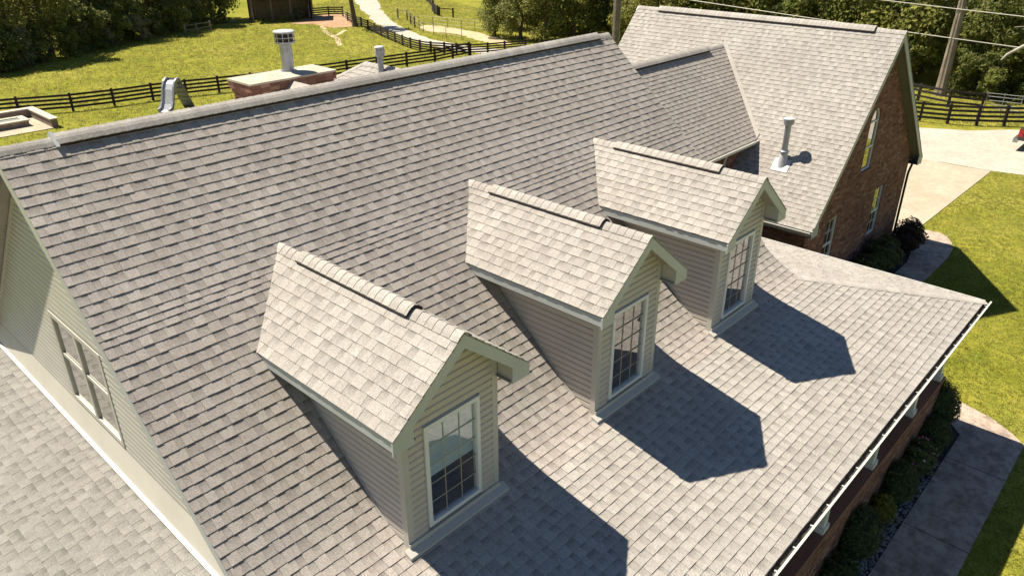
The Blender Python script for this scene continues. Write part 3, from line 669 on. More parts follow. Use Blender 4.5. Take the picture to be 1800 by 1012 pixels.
dormer(DX[0], 0, 'nearest dormer, with a white blind half drawn behind its window')
dormer(DX[1], 1, 'middle dormer, its window reflecting the shingles')
dormer(DX[2], 2, 'dormer closest to the brick wing')

# chimney behind the ridge
cx0, cx1, cy0, cy1, cz = 1.62, 3.6, 7.78, 8.66, 4.4
k = MB(); k.box((cx0 + .07, cy0 + .07, 1.0), (cx1 - .07, cy1 - .07, cz - .1)); ch = k.build('chimney', 'mortar', house)
bricks(Plane((0, cy0 + .07, 0), (1, 0, 0), (0, 0, 1)), [(cx0 + .062, 1.8), (cx1 - .062, 1.8), (cx1 - .062, cz - .26), (cx0 + .062, cz - .26)], ch, seed=61)
bricks(Plane((cx0 + .07, 0, 0), (0, -1, 0), (0, 0, 1)), [(-cy1 + .062, 1.8), (-cy0 - .062, 1.8), (-cy0 - .062, cz - .26), (-cy1 + .062, cz - .26)], ch, seed=62)
for i, (h0_, h1_, off) in enumerate(((cz - .26, cz - .185, .035), (cz - .18, cz - .11, .0), (cz - .108, cz - .04, .0))):
    k = MB(); k.box((cx0 + off + .012, cy0 + off + .012, h0_), (cx1 - off - .012, cy1 - off - .012, h1_)); cb = k.build('corbel_course', 'mortar', ch)
    bricks(Plane((0, cy0 + off + .012, 0), (1, 0, 0), (0, 0, 1)), [(cx0 + off, h0_), (cx1 - off, h0_), (cx1 - off, h1_), (cx0 + off, h1_)], ch, seed=63 + i)
    bricks(Plane((cx0 + off + .012, 0, 0), (0, -1, 0), (0, 0, 1)), [(-cy1 + off, h0_), (-cy0 - off, h0_), (-cy0 - off, h1_), (-cy1 + off, h1_)], ch, seed=66 + i)
k = MB(); xm, ym = (cx0 + cx1) / 2, (cy0 + cy1) / 2; c4 = [(cx0 - .01, cy0 - .01), (cx1 + .01, cy0 - .01), (cx1 + .01, cy1 + .01), (cx0 - .01, cy1 + .01)]
vs_ = [(x, y, cz - .038) for x, y in c4] + [(x, y, cz) for x, y in c4] + [(xm + (x - xm) * .35, ym + (y - ym) * .35, cz + .03) for x, y in c4]
k.add(vs_, [(0, 1, 5, 4), (1, 2, 6, 5), (2, 3, 7, 6), (3, 0, 4, 7), (4, 5, 9, 8), (5, 6, 10, 9), (6, 7, 11, 10), (7, 4, 8, 11), (8, 9, 10, 11)]); k.build('chimney_cap', 'chimcap', ch)
fx, fy, fz = 2.80, 8.3, cz + .02
k = MB(); k.tube([(fx, fy, fz - .02), (fx, fy, fz + .02), (fx, fy, fz + .021), (fx, fy, fz + .56)], [.17, .165, .122, .118], 20); fl = k.build('flue_pipe', 'metal', house, smooth=False)
k = MB(); k.tube([(fx, fy, fz + .54), (fx, fy, fz + .56), (fx, fy, fz + .58)], [.16, .205, .205], 20); k.build('flue_collar', 'metal', fl)
k = MB(); k.tube([(fx, fy, fz + .58), (fx, fy, fz + .76)], [.175, .175], 20); k.build('flue_screen', 'vent', fl)
for i in range(11):
    a = 2 * math.pi * i / 11; x, y = fx + .2 * math.cos(a), fy + .2 * math.sin(a); k = MB(); k.bar((x, y, fz + .58), (x, y, fz + .77), .016, .012, up=(math.cos(a), math.sin(a), 0)); k.build('flue_bar', 'metal', fl)
for z in (fz + .585, fz + .672, fz + .765):
    k = MB(); seg = 22
    for j in range(seg):
        a, b = 2 * math.pi * j / seg, 2 * math.pi * (j + 1) / seg; k.bar((fx + .2 * math.cos(a), fy + .2 * math.sin(a), z), (fx + .2 * math.cos(b), fy + .2 * math.sin(b), z), .012, .018)
    k.build('flue_ring', 'metal', fl)
k = MB(); k.tube([(fx, fy, fz + .77), (fx, fy, fz + .79), (fx, fy, fz + .80), (fx, fy, fz + .815)], [.212, .212, .19, .02], 22); k.build('flue_lid', 'lead', fl)
k = MB(); k.prism([(1.95, cy0 + .065, 3.9), (2.55, cy0 + .065, 4.33), (3.15, cy0 + .065, 3.9)], (0, -1.1, 0.0)); k.build('chimney_cricket', 'shingle', house)

# rear wing roof behind the ridge, with a pipe
rb = Plane((5.0, 0, 3.5 - 2.6 * .75), (0, -1, 0), (1, 0, .75)); lb = 2.6 * 1.25
k = MB(); k.prism([rb.at(u, v, -.012) for u, v in ccw([(-6.2, 0), (-6.2, lb), (-12.14, lb), (-15.4, 0)])], rb.N * -.1); rr = k.build('rear_wing_roof', 'felt', house)
build_shingles(lay_shingles(rb, [(-6.2, 0), (-6.2, lb), (-12.14, lb), (-15.4, 0)], seed=71), rr, 'shingle_light', budget=60)
rb2 = Plane((10.2, 0, 3.5 - 2.6 * .75), (0, 1, 0), (-1, 0, .75))
k = MB(); k.prism([rb2.at(u, v, 0) for u, v in ccw([(6.2, 0), (6.2, lb), (12.14, lb), (15.4, 0)])], rb2.N * -.1); k.build('rear_wing_slope', 'shingle_light', rr)
k = MB(); k.prism([(7.6, 12.14, 3.5), (10.2, 15.4, 1.55), (5.0, 15.4, 1.55)], (0, -.02, -.1)); k.build('rear_wing_hip', 'shingle_light', rr)
ridge_caps(rr, (7.6, 12.14, 3.5), (7.6, 7.2, 3.5), (-1, 0, -.75), (1, 0, -.75), 'shingle_light', wd=.14)
hd2 = (V3((5.0, 15.4, 1.55)) - V3((7.6, 12.14, 3.5))).normalized(); s_a = hd2.cross(rb.N); s_a = s_a if s_a.z < 0 else -s_a
ridge_caps(rr, (7.6, 12.14, 3.5), (5.0, 15.4, 1.55), s_a, V3((.3, 1, -.6)), 'shingle_light', wd=.14)
k = MB(); k.box((5.3, 11.0, GZ), (9.9, 15.1, 1.55)); k.build('rear_wing_wall', 'siding', house)
vx, vy, vz = 7.40, 11.19, 3.3
k = MB(); k.tube([(vx, vy, vz), (vx, vy, vz + .2), (vx, vy, vz + .5)], [.085, .08, .085], 14); vp = k.build('roof_pipe', 'pipe', house)
k = MB(); k.tube([(vx, vy, vz + .47), (vx, vy, vz + .5), (vx, vy, vz + .68), (vx, vy, vz + .72)], [.10, .135, .135, .12], 14); k.build('pipe_hood', 'pipe', vp)
k = MB(); k.tube([(vx, vy, vz + .722), (vx, vy, vz + .75), (vx, vy, vz + .765)], [.14, .12, .03], 14); k.build('pipe_lid', 'lead', vp)

# ------------------------------------------------------------------ brick wing
wing = thing('brick_wing', (20.6, 6.5, GZ), 'tall red brick wing with steep grey gable roof and arched window', 'building')
WXL, WXP, WXR, WZ, WE, WF, WB = 15.85, 20.6, 25.86, 3.92, -1.37, 1.82, 11.8
MW = (WZ - WE) / (WXP - WXL); LW = (WXP - WXL) * math.hypot(1, MW); MWR = (WZ + 1.30) / (WXR - WXP)
wl = Plane((WXL, 0, WE), (0, -1, 0), (1, 0, MW))
k = MB(); k.prism([wl.at(u, v, -.012) for u, v in ((-WB + .02, 0.02), (-WF - .02, 0.02), (-WF - .02, LW), (-WB + .02, LW))], wl.N * -.14); wr = k.build('wing_roof', 'felt', wing)
def hid_w(P, cx, cy): return behind_dormer(P, cx, cy) or (P.y > 4.6 and cx < 1335 and cy > 75 and cx < 1270 + (cy - 75) * .39)
build_shingles(lay_shingles(wl, [(-WB, 0), (-WF, 0), (-WF, LW - .02), (-WB, LW - .02)], seed=81), wr, 'shingle_light', hidden=hid_w)
wr2 = Plane((WXR, 0, -1.30), (0, 1, 0), (-1, 0, MWR)); LR = (WXR - WXP) * math.hypot(1, MWR)
k = MB(); k.prism([wr2.at(u, v, -.012) for u, v in ((WF + .02, 0), (WB - .02, 0), (WB - .02, LR), (WF + .02, LR))], wr2.N * -.14); wrr = k.build('wing_roof', 'felt', wing)
build_shingles(lay_shingles(wr2, [(WF, 0), (WB, 0), (WB, LR - .02), (WF, LR - .02)], seed=82), wrr, 'shingle_light', budget=0)
a, b = V3((-1, 0, -MW)), V3((1, 0, -MWR))
ridge_vent(wr, (WXP, WB - 1.0, WZ), (WXP, WF + .95, WZ), a, b, .065, .18)
ridge_caps(wr, (WXP, WB, WZ), (WXP, WB - .98, WZ), a, b, 'shingle_light')
ridge_caps(wr, (WXP, WB - .98, WZ + .01), (WXP, WF + .93, WZ + .01), a, b, 'shingle_light', wd=.176, lift=.068)
ridge_caps(wr, (WXP, WF + .95, WZ), (WXP, WF - .01, WZ), a, b, 'shingle_light')
for pl, L, y0, sg in ((wl, LW, WF, -1), (wr2, LR, WF, 1)):
    xe, ze_ = (WXL, WE) if sg < 0 else (WXR, -1.30)
    k = MB(); k.prism([(xe, y0 + .01, ze_ - .025), (WXP + sg * .0005, y0 + .01, WZ - .025), (WXP + sg * .0005, y0 + .01, WZ - .30), (xe, y0 + .01, ze_ - .26)], (0, .026, 0)); k.build('rake_fascia', 'fascia', wing)
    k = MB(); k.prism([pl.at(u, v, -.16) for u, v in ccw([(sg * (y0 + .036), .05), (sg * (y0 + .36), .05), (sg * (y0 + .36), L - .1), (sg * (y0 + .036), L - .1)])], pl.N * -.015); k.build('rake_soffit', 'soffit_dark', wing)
    k = MB(); k.prism([pl.at(u, v, -.02) for u, v in ccw([(sg * (WB - .01), 0), (sg * (WB - .035), 0), (sg * (WB - .035), L + .02), (sg * (WB - .01), L + .02)])], pl.N * -.2); k.build('rake_fascia', 'fascia', wing)
GWY = 2.17; wx0, wx1 = 16.28, 25.42
gp = Plane((0, GWY, 0), (1, 0, 0), (0, 0, 1))
def wtop(x): return min(WE + (x - WXL) * MW, -1.30 + (WXR - x) * MWR) - .25
gpoly = [(wx0, GZ - .1), (wx1, GZ - .1), (wx1, wtop(wx1)), (WXP, WZ - .3), (wx0, wtop(wx0))]
holes = [(17.92, 18.80, -3.55, -1.73), (22.15, 23.02, -3.55, -1.73), (20.12, 20.98, -0.62, 1.06)]
k = MB()
xs = sorted({wx0, wx1, WXP, *[h[0] for h in holes], *[h[1] for h in holes]})
for x0, x1 in zip(xs, xs[1:]):                                            # wall strips leaving the openings free
    cuts = [(GZ - .1, 9.0)]
    for h in holes:
        if h[0] < (x0 + x1) / 2 < h[1]:
            cuts = [c for (p, q) in cuts for c in ((p, h[2]), (h[3] + (.44 if h[3] > 1 else 0), q))]
    for c0, c1 in cuts:
        q = clip([(x0, c0), (x1, c0), (x1, c1), (x0, c1)], ccw(gpoly))
        if len(q) > 2: k.prism([gp.at(u, v, -.003) for u, v in q], gp.N * -.12)
wg = k.build('gable_wall', 'mortar', wing)
# bricks round the openings; the arch is cut out by short bricks
ac = (20.55, 1.06, 0.43)
arch_holes = holes[:]
for i in range(12):
    h0_, h1_ = ac[1] + i * .04, ac[1] + (i + 1) * .04
    if h1_ < ac[1] + ac[2] + .1:
        hw = math.sqrt(max(0, (ac[2] + .1) ** 2 - (h0_ + .02 - ac[1]) ** 2)); arch_holes.append((ac[0] - hw, ac[0] + hw, h0_, h1_))
bricks(gp, gpoly, wg, holes=arch_holes, seed=91)
k = MB()                                                                  # arch infill, bricks on end over the window
for i in range(19):
    t0, t1 = math.pi * i / 19 + .01, math.pi * (i + 1) / 19 - .01; r0, r1 = ac[2] + .005, ac[2] + .115
    k.prism([gp.at(ac[0] + r_ * math.cos(t_), ac[1] + r_ * math.sin(t_), .014) for r_, t_ in ((r0, t0), (r1, t0), (r1, t1), (r0, t1))], gp.N * -.1, rnd.gauss(.4, .2))
k.build('arch_bricks', 'brick', wg, kind='stuff')
for h in holes:
    rin = Plane((0, GWY + .06, 0), (1, 0, 0), (0, 0, 1))
    rect_window(rin, h[0], h[1], h[2], h[3], wg, 1 if h[3] > 0 else 2, 1 if h[3] > 0 else 4, fw=.055, proud=.02, meet=h[3] - (h[3] - h[2]) * .52 if h[3] < 0 else .17, mw=.02, mm='white')
    k = MB(); k.box((h[0] - .08, GWY - .05, h[2] - .075), (h[1] + .08, GWY + .05, h[2] - .004)); k.build('window_sill', 'brick', wg)
rin = Plane((0, GWY + .06, 0), (1, 0, 0), (0, 0, 1)); k = MB()             # arched light
n = 18; o_ = [(ac[0] + ac[2] * math.cos(math.pi * i / n), ac[1] + .004 + ac[2] * math.sin(math.pi * i / n)) for i in range(n + 1)]; i_ = [(ac[0] + (ac[2] - .05) * math.cos(math.pi * i / n), ac[1] + .004 + (ac[2] - .05) * math.sin(math.pi * i / n)) for i in range(n + 1)]
for j in range(n):
    k.prism([rin.at(*o_[j], .02), rin.at(*o_[j + 1], .02), rin.at(*i_[j + 1], .02), rin.at(*i_[j], .02)], rin.N * -.06)
k.build('arch_frame', 'white', wg)
k = MB(); k.add([rin.at(*q, -.008) for q in i_], [tuple(range(len(i_)))]); k.build('arch_pane', 'glass', wg)
k = MB(); k.prism([rin.at(*q, -.5) for q in o_], rin.N * -.05); k.build('arch_recess', 'dark', wg)
# side walls
k = MB(); k.box((wx0, GWY + .13, GZ - .1), (wx0 + .15, WB - .3, WE + .2)); sw = k.build('side_wall', 'mortar', wing)
bricks(Plane((wx0, 0, 0), (0, -1, 0), (0, 0, 1)), [(-WB + .3, GZ), (-GWY, GZ), (-GWY, WE - .05), (-WB + .3, WE - .05)], sw, seed=92)
k = MB(); k.box((wx1 - .15, GWY + .13, GZ - .1), (wx1, WB - .3, -1.1)); sw = k.build('side_wall', 'brick', wing)
k = MB(); k.box((wx0, WB - .45, GZ - .1), (wx1, WB - .3, -1.2)); k.build('rear_wall', 'brick', wing)
gutter(wing, (WXL + .02, WF + .04, WE - .01), (WXL + .02, WB, WE - .01), (-1, 0, 0), hang=1.2)
gutter(wing, (WXR - .02, WF + .04, -1.31), (WXR - .02, WB, -1.31), (1, 0, 0), hang=1.2)
for x0, x1, z0 in ((WXL + .02, wx0 + .02, WE), (wx1 - .02, WXR - .02, -1.30)):
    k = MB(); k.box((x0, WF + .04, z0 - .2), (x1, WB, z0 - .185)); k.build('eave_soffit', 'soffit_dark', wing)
    k = MB(); k.box((x0, WF + .012, z0 - .22), (x1, WF + .036, z0 + .12)); k.build('eave_return', 'fascia', wing)
    k = MB(); xx = x0 if x0 < 20 else x1 - .02; k.box((xx, WF + .04, z0 - .2), (xx + .02, WB, z0 - .02)); k.build('eave_fascia', 'fascia', wing)
k = MB(); k.tube([(25.80, GWY - .08, -1.42), (25.72, GWY - .08, -1.55), (25.48, GWY - .07, -1.85), (25.45, GWY - .07, -2.0), (25.45, GWY - .07, GZ + .15), (25.5, GWY - .3, GZ + .05)], [.045] * 6, 8); k.build('downspout', 'vent', wing)
# vent pipe on the wing slope
vx, vy, vz = 17.19, 3.65, .12
k = MB(); q = [wl.uv(V3((vx, vy, vz)))[i] for i in (0, 1)]; u, v = q
k.prism([wl.at(u - .27, v - .33, .026), wl.at(u + .27, v - .33, .026), wl.at(u + .27, v + .12, .026), wl.at(u - .27, v + .12, .026)], wl.N * -.014); vf = k.build('vent_flashing', 'lead', wing)
k = MB(); k.tube([(vx, vy, vz - .15), (vx, vy, vz + .18), (vx, vy, vz + .30), (vx, vy, vz + .34)], [.17, .13, .11, .10], 16); k.build('vent_cone', 'lead', vf)
k = MB(); k.tube([(vx, vy, vz + .30), (vx, vy, vz + 1.22)], [.095, .095], 16); k.build('vent_pipe', 'metal', vf)
k = MB(); k.tube([(vx, vy, vz + .33), (vx, vy, vz + .35), (vx, vy, vz + .38), (vx, vy, vz + .40)], [.13, .15, .15, .12], 16); k.build('storm_collar', 'metal', vf)
k = MB(); k.tube([(vx, vy, vz + 1.20), (vx, vy, vz + 1.24), (vx, vy, vz + 1.38), (vx, vy, vz + 1.385)], [.12, .165, .165, .15], 18); k.build('vent_cap', 'metal', vf)
k = MB(); k.tube([(vx, vy, vz + 1.387), (vx, vy, vz + 1.41), (vx, vy, vz + 1.44)], [.17, .165, .03], 18); k.build('vent_lid', 'lead', vf)

# connecting roof between house and wing
CY0, CZ0, CYR = 4.8, .57, 7.58; CZR = CZ0 + (CYR - CY0) * M1; LC = (CYR - CY0) * S1
cn = Plane((0, CY0, CZ0), (1, 0, 0), (0, 1, M1))
xw_ = lambda z: WXL + (z - WE) / MW
creg = [(9.9, 0), (xw_(CZ0) + .03, 0), (xw_(CZR) + .03, LC), (9.9, LC)]
k = MB(); k.prism([cn.at(u, v, -.012) for u, v in creg], cn.N * -.12); cr = k.build('connecting_roof', 'felt', wing)
build_shingles(lay_shingles(cn, creg, e=.145, seed=95), cr, 'shingle', hidden=lambda P, x, y: behind_dormer(P, x, y) or y > 118 + (x - 1113) * 1.30)
k = MB(); cb2 = Plane((0, CYR + 3, CZR - 3 * M1), (-1, 0, 0), (0, -1, M1)); k.prism([cb2.at(u, v, 0) for u, v in ((-xw_(CZR), 0), (-9.9, 0), (-9.9, 3 * S1), (-xw_(CZR), 3 * S1))], cb2.N * -.12); k.build('connecting_roof_back', 'shingle', wing)
ridge_vent(cr, (13.6, CYR, CZR), (18.6, CYR, CZR), da, db, .07, .19)
ridge_caps(cr, (13.6, CYR, CZR + .01), (18.62, CYR, CZR + .01), da, db, 'shingle_light', wd=.18, lift=.073)
ridge_caps(cr, (18.58, CYR, CZR), (xw_(CZR) + .05, CYR, CZR), da, db, 'shingle_light')
k = MB(); vl0, vl1 = V3((xw_(CZ0), CY0, CZ0)), V3((xw_(CZR), CYR, CZR)); k.prism([vl0 + V3((-.02, 0, .03)), vl0 + V3((.12, 0, .17)), vl1 + V3((.12, 0, .17)), vl1 + V3((-.02, 0, .03))], wl.N * -.01, .6); k.build('valley_strip', 'shingle_light', cr)
gutter(wing, (10.2, CY0 + .02, CZ0 - .012), (xw_(CZ0) - .02, CY0 + .02, CZ0 - .012), (0, -1, 0), hang=.8)
k = MB(); k.box((10.0, 5.15, GZ), (17.0, 5.3, CZ0)); cw = k.build('connecting_wall', 'mortar', wing)
bricks(Plane((0, 5.148, 0), (1, 0, 0), (0, 0, 1)), [(10.0, -1.6), (17.5, -1.6), (17.5, CZ0 + .05), (10.0, CZ0 + .05)], cw, seed=97)
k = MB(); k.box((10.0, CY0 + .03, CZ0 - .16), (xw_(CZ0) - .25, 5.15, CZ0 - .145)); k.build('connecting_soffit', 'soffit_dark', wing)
k = MB(); k.tube([(15.95, 4.95, CZ0 - .15), (16.05, 5.08, CZ0 - .5), (16.05, 5.09, -1.8)], [.045] * 3, 8); k.build('downspout', 'siding', wing)

# ------------------------------------------------------------------ fences
def fence(name, pts, label, h=1.16, rails=4, mt='black', group=None, rail_h=.14, post=.15, post_h=None, extra=()):
    F = thing(name, (*pts[0], GZ), label, 'fence', group); r = random.Random(len(pts)); mt_ = mt
    for i, (x, y) in enumerate(pts):
        k = MB(); a, b = pts[max(0, i - 1)], pts[min(len(pts) - 1, i + 1)]; d = V3((b[0] - a[0], b[1] - a[1], 0)).normalized(); lean = r.uniform(-.02, .02)
        k.bar((x, y, GZ - .3), (x + lean, y + lean, GZ + h + .06), post, post, up=d); k.build('fence_post', mt_, F)
    for (a, b) in zip(pts, pts[1:]):
        d = V3((b[0] - a[0], b[1] - a[1], 0)).normalized(); n = V3((-d.y, d.x, 0)) * (post / 2 + .014)
        for j in range(rails):
            z = GZ + h - rail_h / 2 - j * (h - .12) / rails; s = r.uniform(-.012, .012); e_ = r.uniform(-.012, .012)
            k = MB(); k.bar(V3((*a, z + s)) - d * .03 - n, V3((*b, z + e_)) + d * .03 - n, .028, rail_h); k.build('fence_rail', mt_, F)
    return F
fl_pts = [(1.4 + i * 2.5, 54.1 - i * .9) for i in range(3)] + [(8.7, 51.4), (11.48, 50.0), (13.94, 49.4), (16.48, 49.1), (18.68, 48.54), (20.82, 47.9), (23.07, 47.2), (25.6, 46.8), (28.2, 46.4), (30.88, 46.1), (33.6, 45.7), (36.4, 45.3), (39.2, 44.9), (41.5, 45.1), (43.6, 45.2)]
fence('field_fence', fl_pts, 'dark four-board fence running behind the house past the slide')
fence('field_fence', [(50.2, 72.4), (48.4, 67.4), (47.5, 65.0), (46.4, 62.4), (45.5, 60.2), (44.7, 58.1), (43.95, 56.05), (43.2, 54.0), (42.6, 52.1), (42.3, 50.4), (42.4, 49.0), (42.9, 47.7), (43.3, 46.5), (44.0, 45.4), (45.4, 44.6), (47.0, 44.0), (49, 43.2)], 'dark curving fence beside the white gravel road', h=.95, rails=4, rail_h=.12)
fence('field_fence', [(72, 84), (69.4, 80.0), (67.3, 77.0), (65.4, 74.4), (63.9, 72.6), (62.5, 71.2), (61.2, 69.4), (60.3, 67.8)], 'dark fence on the far side of the road at the top', h=1.15)
fence('rail_gate', [(60.2, 67.4), (60.5, 65.3)], 'single bar gate at the end of the far fence', h=1.0, rails=1, rail_h=.1)
fence('shed_fence', [(47.2, 78.6), (49.2, 78.1), (51.2, 77.6), (52.3, 76.2)], 'short board fence standing beside the shed', h=1.1, mt='barn')
fence('yard_fence', [(45.6, 10.6), (45.9, 9.1), (46.3, 7.59), (46.75, 6.1), (47.6, 4.7), (48.55, 3.42), (49.6, 2.1), (50.8, .7), (52, -.8)], 'black four-board fence along the edge of the gravel yard', h=1.2)
fence('yard_fence', [(52.9, 11.8), (52.0, 9.5), (51.4, 7.4), (51.75, 5.5)], 'black board fence behind the yard fence near the bare pole', h=1.15, rails=3)
WG = thing('metal_gate', (51.8, 5.4, GZ), 'thin metal tube gate beyond the yard fence', 'gate')
for i, z in enumerate((.25, .5, .75, 1.0, 1.2)):
    k = MB(); k.tube([(51.78, 5.35, GZ + z), (52.1, 3.4, GZ + z)], [.022, .022], 6); k.build('gate_bar', 'pipe', WG)
for y, x in ((5.35, 51.78), (4.4, 51.94), (3.4, 52.1)):
    k = MB(); k.tube([(x, y, GZ - .1), (x, y, GZ + 1.25)], [.025, .025], 6); k.build('gate_post', 'pipe', WG)
def wire_fence(pts, label, h=1.1):
    F = thing('wire_fence', (*pts[0], GZ), label, 'fence')
    for x, y in pts:
        k = MB(); k.tube([(x, y, GZ - .2), (x, y, GZ + h)], [.035, .03], 6); k.build('fence_stake', 'wood', F)
    for z in (.35, .7, 1.0):
        k = MB(); k.tube([(x, y, GZ + z * h) for x, y in pts], [.012] * len(pts), 4); k.build('fence_wire', 'wire', F)
wire_fence([(53.0, 62.9), (53.6, 61.2), (53.9, 59.2), (54.2, 57.3), (54.4, 55.4), (54.4, 53.4), (54.2, 51.4), (53.8, 49.6)], 'wire fence along the far edge of the sandy track')
wire_fence([(51.9, 62.3), (50.9, 60.4), (49.9, 58.6), (49.4, 56.4), (49.1, 54.2), (49.2, 52)], 'wire fence along the near edge of the sandy track')
wire_fence([(50.4, 72.6), (51.1, 74.0), (51.8, 75.4), (52.4, 76.4)], 'short wire fence between shed fence and curving fence', .9)
fence('rail_gate', [(55.4, 69.5), (54.9, 67.2), (53.4, 64.8), (51.95, 62.4)], 'weathered rail gate and posts beside the gravel road', h=1.1, rails=1, mt='wood', rail_h=.09)
fence('rail_gate', [(32.2, 76.2), (33.6, 76.4), (35.4, 76.9)], 'old wooden rail gate in the shade at the wood edge', h=1.0, rails=2, mt='wood', rail_h=.09)

# ------------------------------------------------------------------ shed, pole, wires, slide, fire pit
sx = thing('shed', (46, 79.5, GZ), 'dark brown open shed with wooden posts at the top of the field', 'shed')
sA, sB = V3((42.0, 79.6, GZ)), V3((48.35, 76.7, GZ)); sd = (sB - sA).normalized(); sn = V3((-sd.y, sd.x, 0))
for t_ in (0.02, .33, .64, 1.0):
    p = sA.lerp(sB, t_); k = MB(); k.bar(p - V3((0, 0, .2)), p + V3((0, 0, 3.2)), .17, .17, up=sd); k.build('shed_post', 'wood', sx)
for i in range(26):
    p = sA + sn * 2.2 + sd * (i * .27); k = MB(); k.bar(p - V3((0, 0, .1)), p + V3((0, 0, 3.7)), .262, .03, up=sn); k.build('shed_board', 'barn', sx)
k = MB(); k.prism([sA - sd * .8 - sn * .8 + V3((0, 0, 3.3)), sB + sd * .6 - sn * .8 + V3((0, 0, 3.3)), sB + sd * .6 + sn * 4.4 + V3((0, 0, 5.4)), sA - sd * .8 + sn * 4.4 + V3((0, 0, 5.4))], (0, 0, -.08)); k.build('shed_roof', 'tin', sx)
k = MB(); k.bar(sA + V3((0, 0, 3.12)), sB + V3((0, 0, 3.12)), .1, .22); k.build('shed_beam', 'wood', sx)
k = MB(); k.bar(sB + sn * 2.2 - V3((0, 0, .1)), sB + sn * 2.2 + V3((0, 0, 3.7)), 4.2, .04, up=sd); k.build('shed_end_wall', 'barn', sx)

k = MB(); r = random.Random(4); seg = 18; ppts = [GZ - .3, GZ, GZ + .6, GZ + 1.6, GZ + 3, GZ + 4.5, GZ + 6, GZ + 8, GZ + 11]; vs_ = []; lob = [r.uniform(-.09, .09) for _ in range(seg)]
for i, z in enumerate(ppts):
    rad = .35 - .018 * (z - GZ) + (.07 if i < 2 else (.03 if i == 2 else 0))
    for j in range(seg):
        a = 2 * math.pi * j / seg; rr_ = rad * (1 + lob[j] * 1.6 + r.uniform(-.04, .04)); vs_.append((54.85 + rr_ * math.cos(a), 8.89 + rr_ * math.sin(a), z))
k.add(vs_, [(i * seg + j, i * seg + (j + 1) % seg, (i + 1) * seg + (j + 1) % seg, (i + 1) * seg + j) for i in range(len(ppts) - 1) for j in range(seg)])
tag(k.build('bare_pole', 'pole'), 'thick bare wooden pole with split grain beyond the yard fence', 'pole')
for (p0, p1, lab) in (((54.6, 40, .6), (54.6, -14, -1.85), 'lower pale utility wire passing behind the brick wing roof'), ((54.6, 34, 2.15), (54.6, -14, .1), 'upper pale utility wire at the top right corner')):
    k = MB(); n = 24; pp = []
    for i in range(n + 1):
        t_ = i / n; p = V3(p0).lerp(V3(p1), t_); p.z -= .25 * 4 * t_ * (1 - t_) - .2; pp.append(p)
    k.tube(pp, [.028] * (n + 1), 5); tag(k.build('utility_wire', 'wire'), lab, 'wire')
UP = thing('utility_pole', (50.6, 34.2, GZ), 'grey utility pole between house ridge and brick wing roof', 'pole')
k = MB(); k.tube([(50.6, 34.2, GZ - .2), (50.6, 34.2, GZ + 4), (50.6, 34.2, GZ + 12)], [.30, .27, .2], 12); k.build('pole_shaft', 'wood', UP)
for dx in (-.27, .30):
    k = MB(); k.tube([(50.6 + dx * .7, 34.2 - dx * .72, GZ), (50.6 + dx * .7, 34.2 - dx * .72, GZ + 11)], [.05, .05], 8); k.build('pole_conduit', 'metal', UP)
k = MB(); k.bar((49.9, 34.9, GZ + 8.3), (51.3, 33.5, GZ + 8.3), .1, .12); k.build('pole_crossarm', 'wood', UP)

SL = thing('playground_slide', (16.2, 45.1, GZ), 'grey plastic playground slide in front of the dark fence', 'slide')
ang = math.radians(-100); ex, ey = V3((-.86, -.5, 0)).normalized(), None; ey = V3((0, 0, 1)).cross(ex)
prof = [(-.05, 1.62), (.15, 1.60), (.35, 1.48), (.52, 1.22), (.66, .85), (.80, .5), (.98, .24), (1.25, .16)]
SC = 1.22; base = V3((16.35, 45.1, GZ))
def sp(a, z, y): return base + ex * a * SC + ey * y + V3((0, 0, z * SC))
def ribbon(pr, y0, y1, th, nm, mt_, zoff=0.0):
    k = MB(); n = len(pr); top = [sp(a, z + zoff, y) for a, z in pr for y in (y0, y1)]; bot = [sp(a - th * .5, z + zoff - th, y) for a, z in pr for y in (y0, y1)]
    fs = []
    for i in range(n - 1):
        o_ = 2 * i; q = 2 * n
        fs += [(o_, o_ + 2, o_ + 3, o_ + 1), (q + o_, q + o_ + 1, q + o_ + 3, q + o_ + 2), (o_, q + o_, q + o_ + 2, o_ + 2), (o_ + 1, o_ + 3, q + o_ + 3, q + o_ + 1)]
    fs += [(0, 1, 2 * n + 1, 2 * n), (2 * n - 2, 4 * n - 2, 4 * n - 1, 2 * n - 1)]
    k.add(top + bot, fs); k.build(nm, mt_, SL)
ribbon(prof, -.34, .34, .05, 'chute', 'slide_in')
ribbon(prof, .342, .46, .16, 'side_wall', 'slide', .15); ribbon(prof, -.46, -.342, .16, 'side_wall', 'slide', .15)
lad = [(-.05, 1.72), (-.16, 1.62), (-.42, 1.1), (-.7, .55), (-.98, 0)]
ribbon(lad[::-1], -.46, .46, .1, 'ladder_panel', 'slide')
for i in range(5):
    a, z = -.26 - .145 * i, 1.36 - .27 * i; k = MB(); k.bar(sp(a, z, -.32), sp(a, z, .32), .12, .05); k.build('step', 'slide', SL)

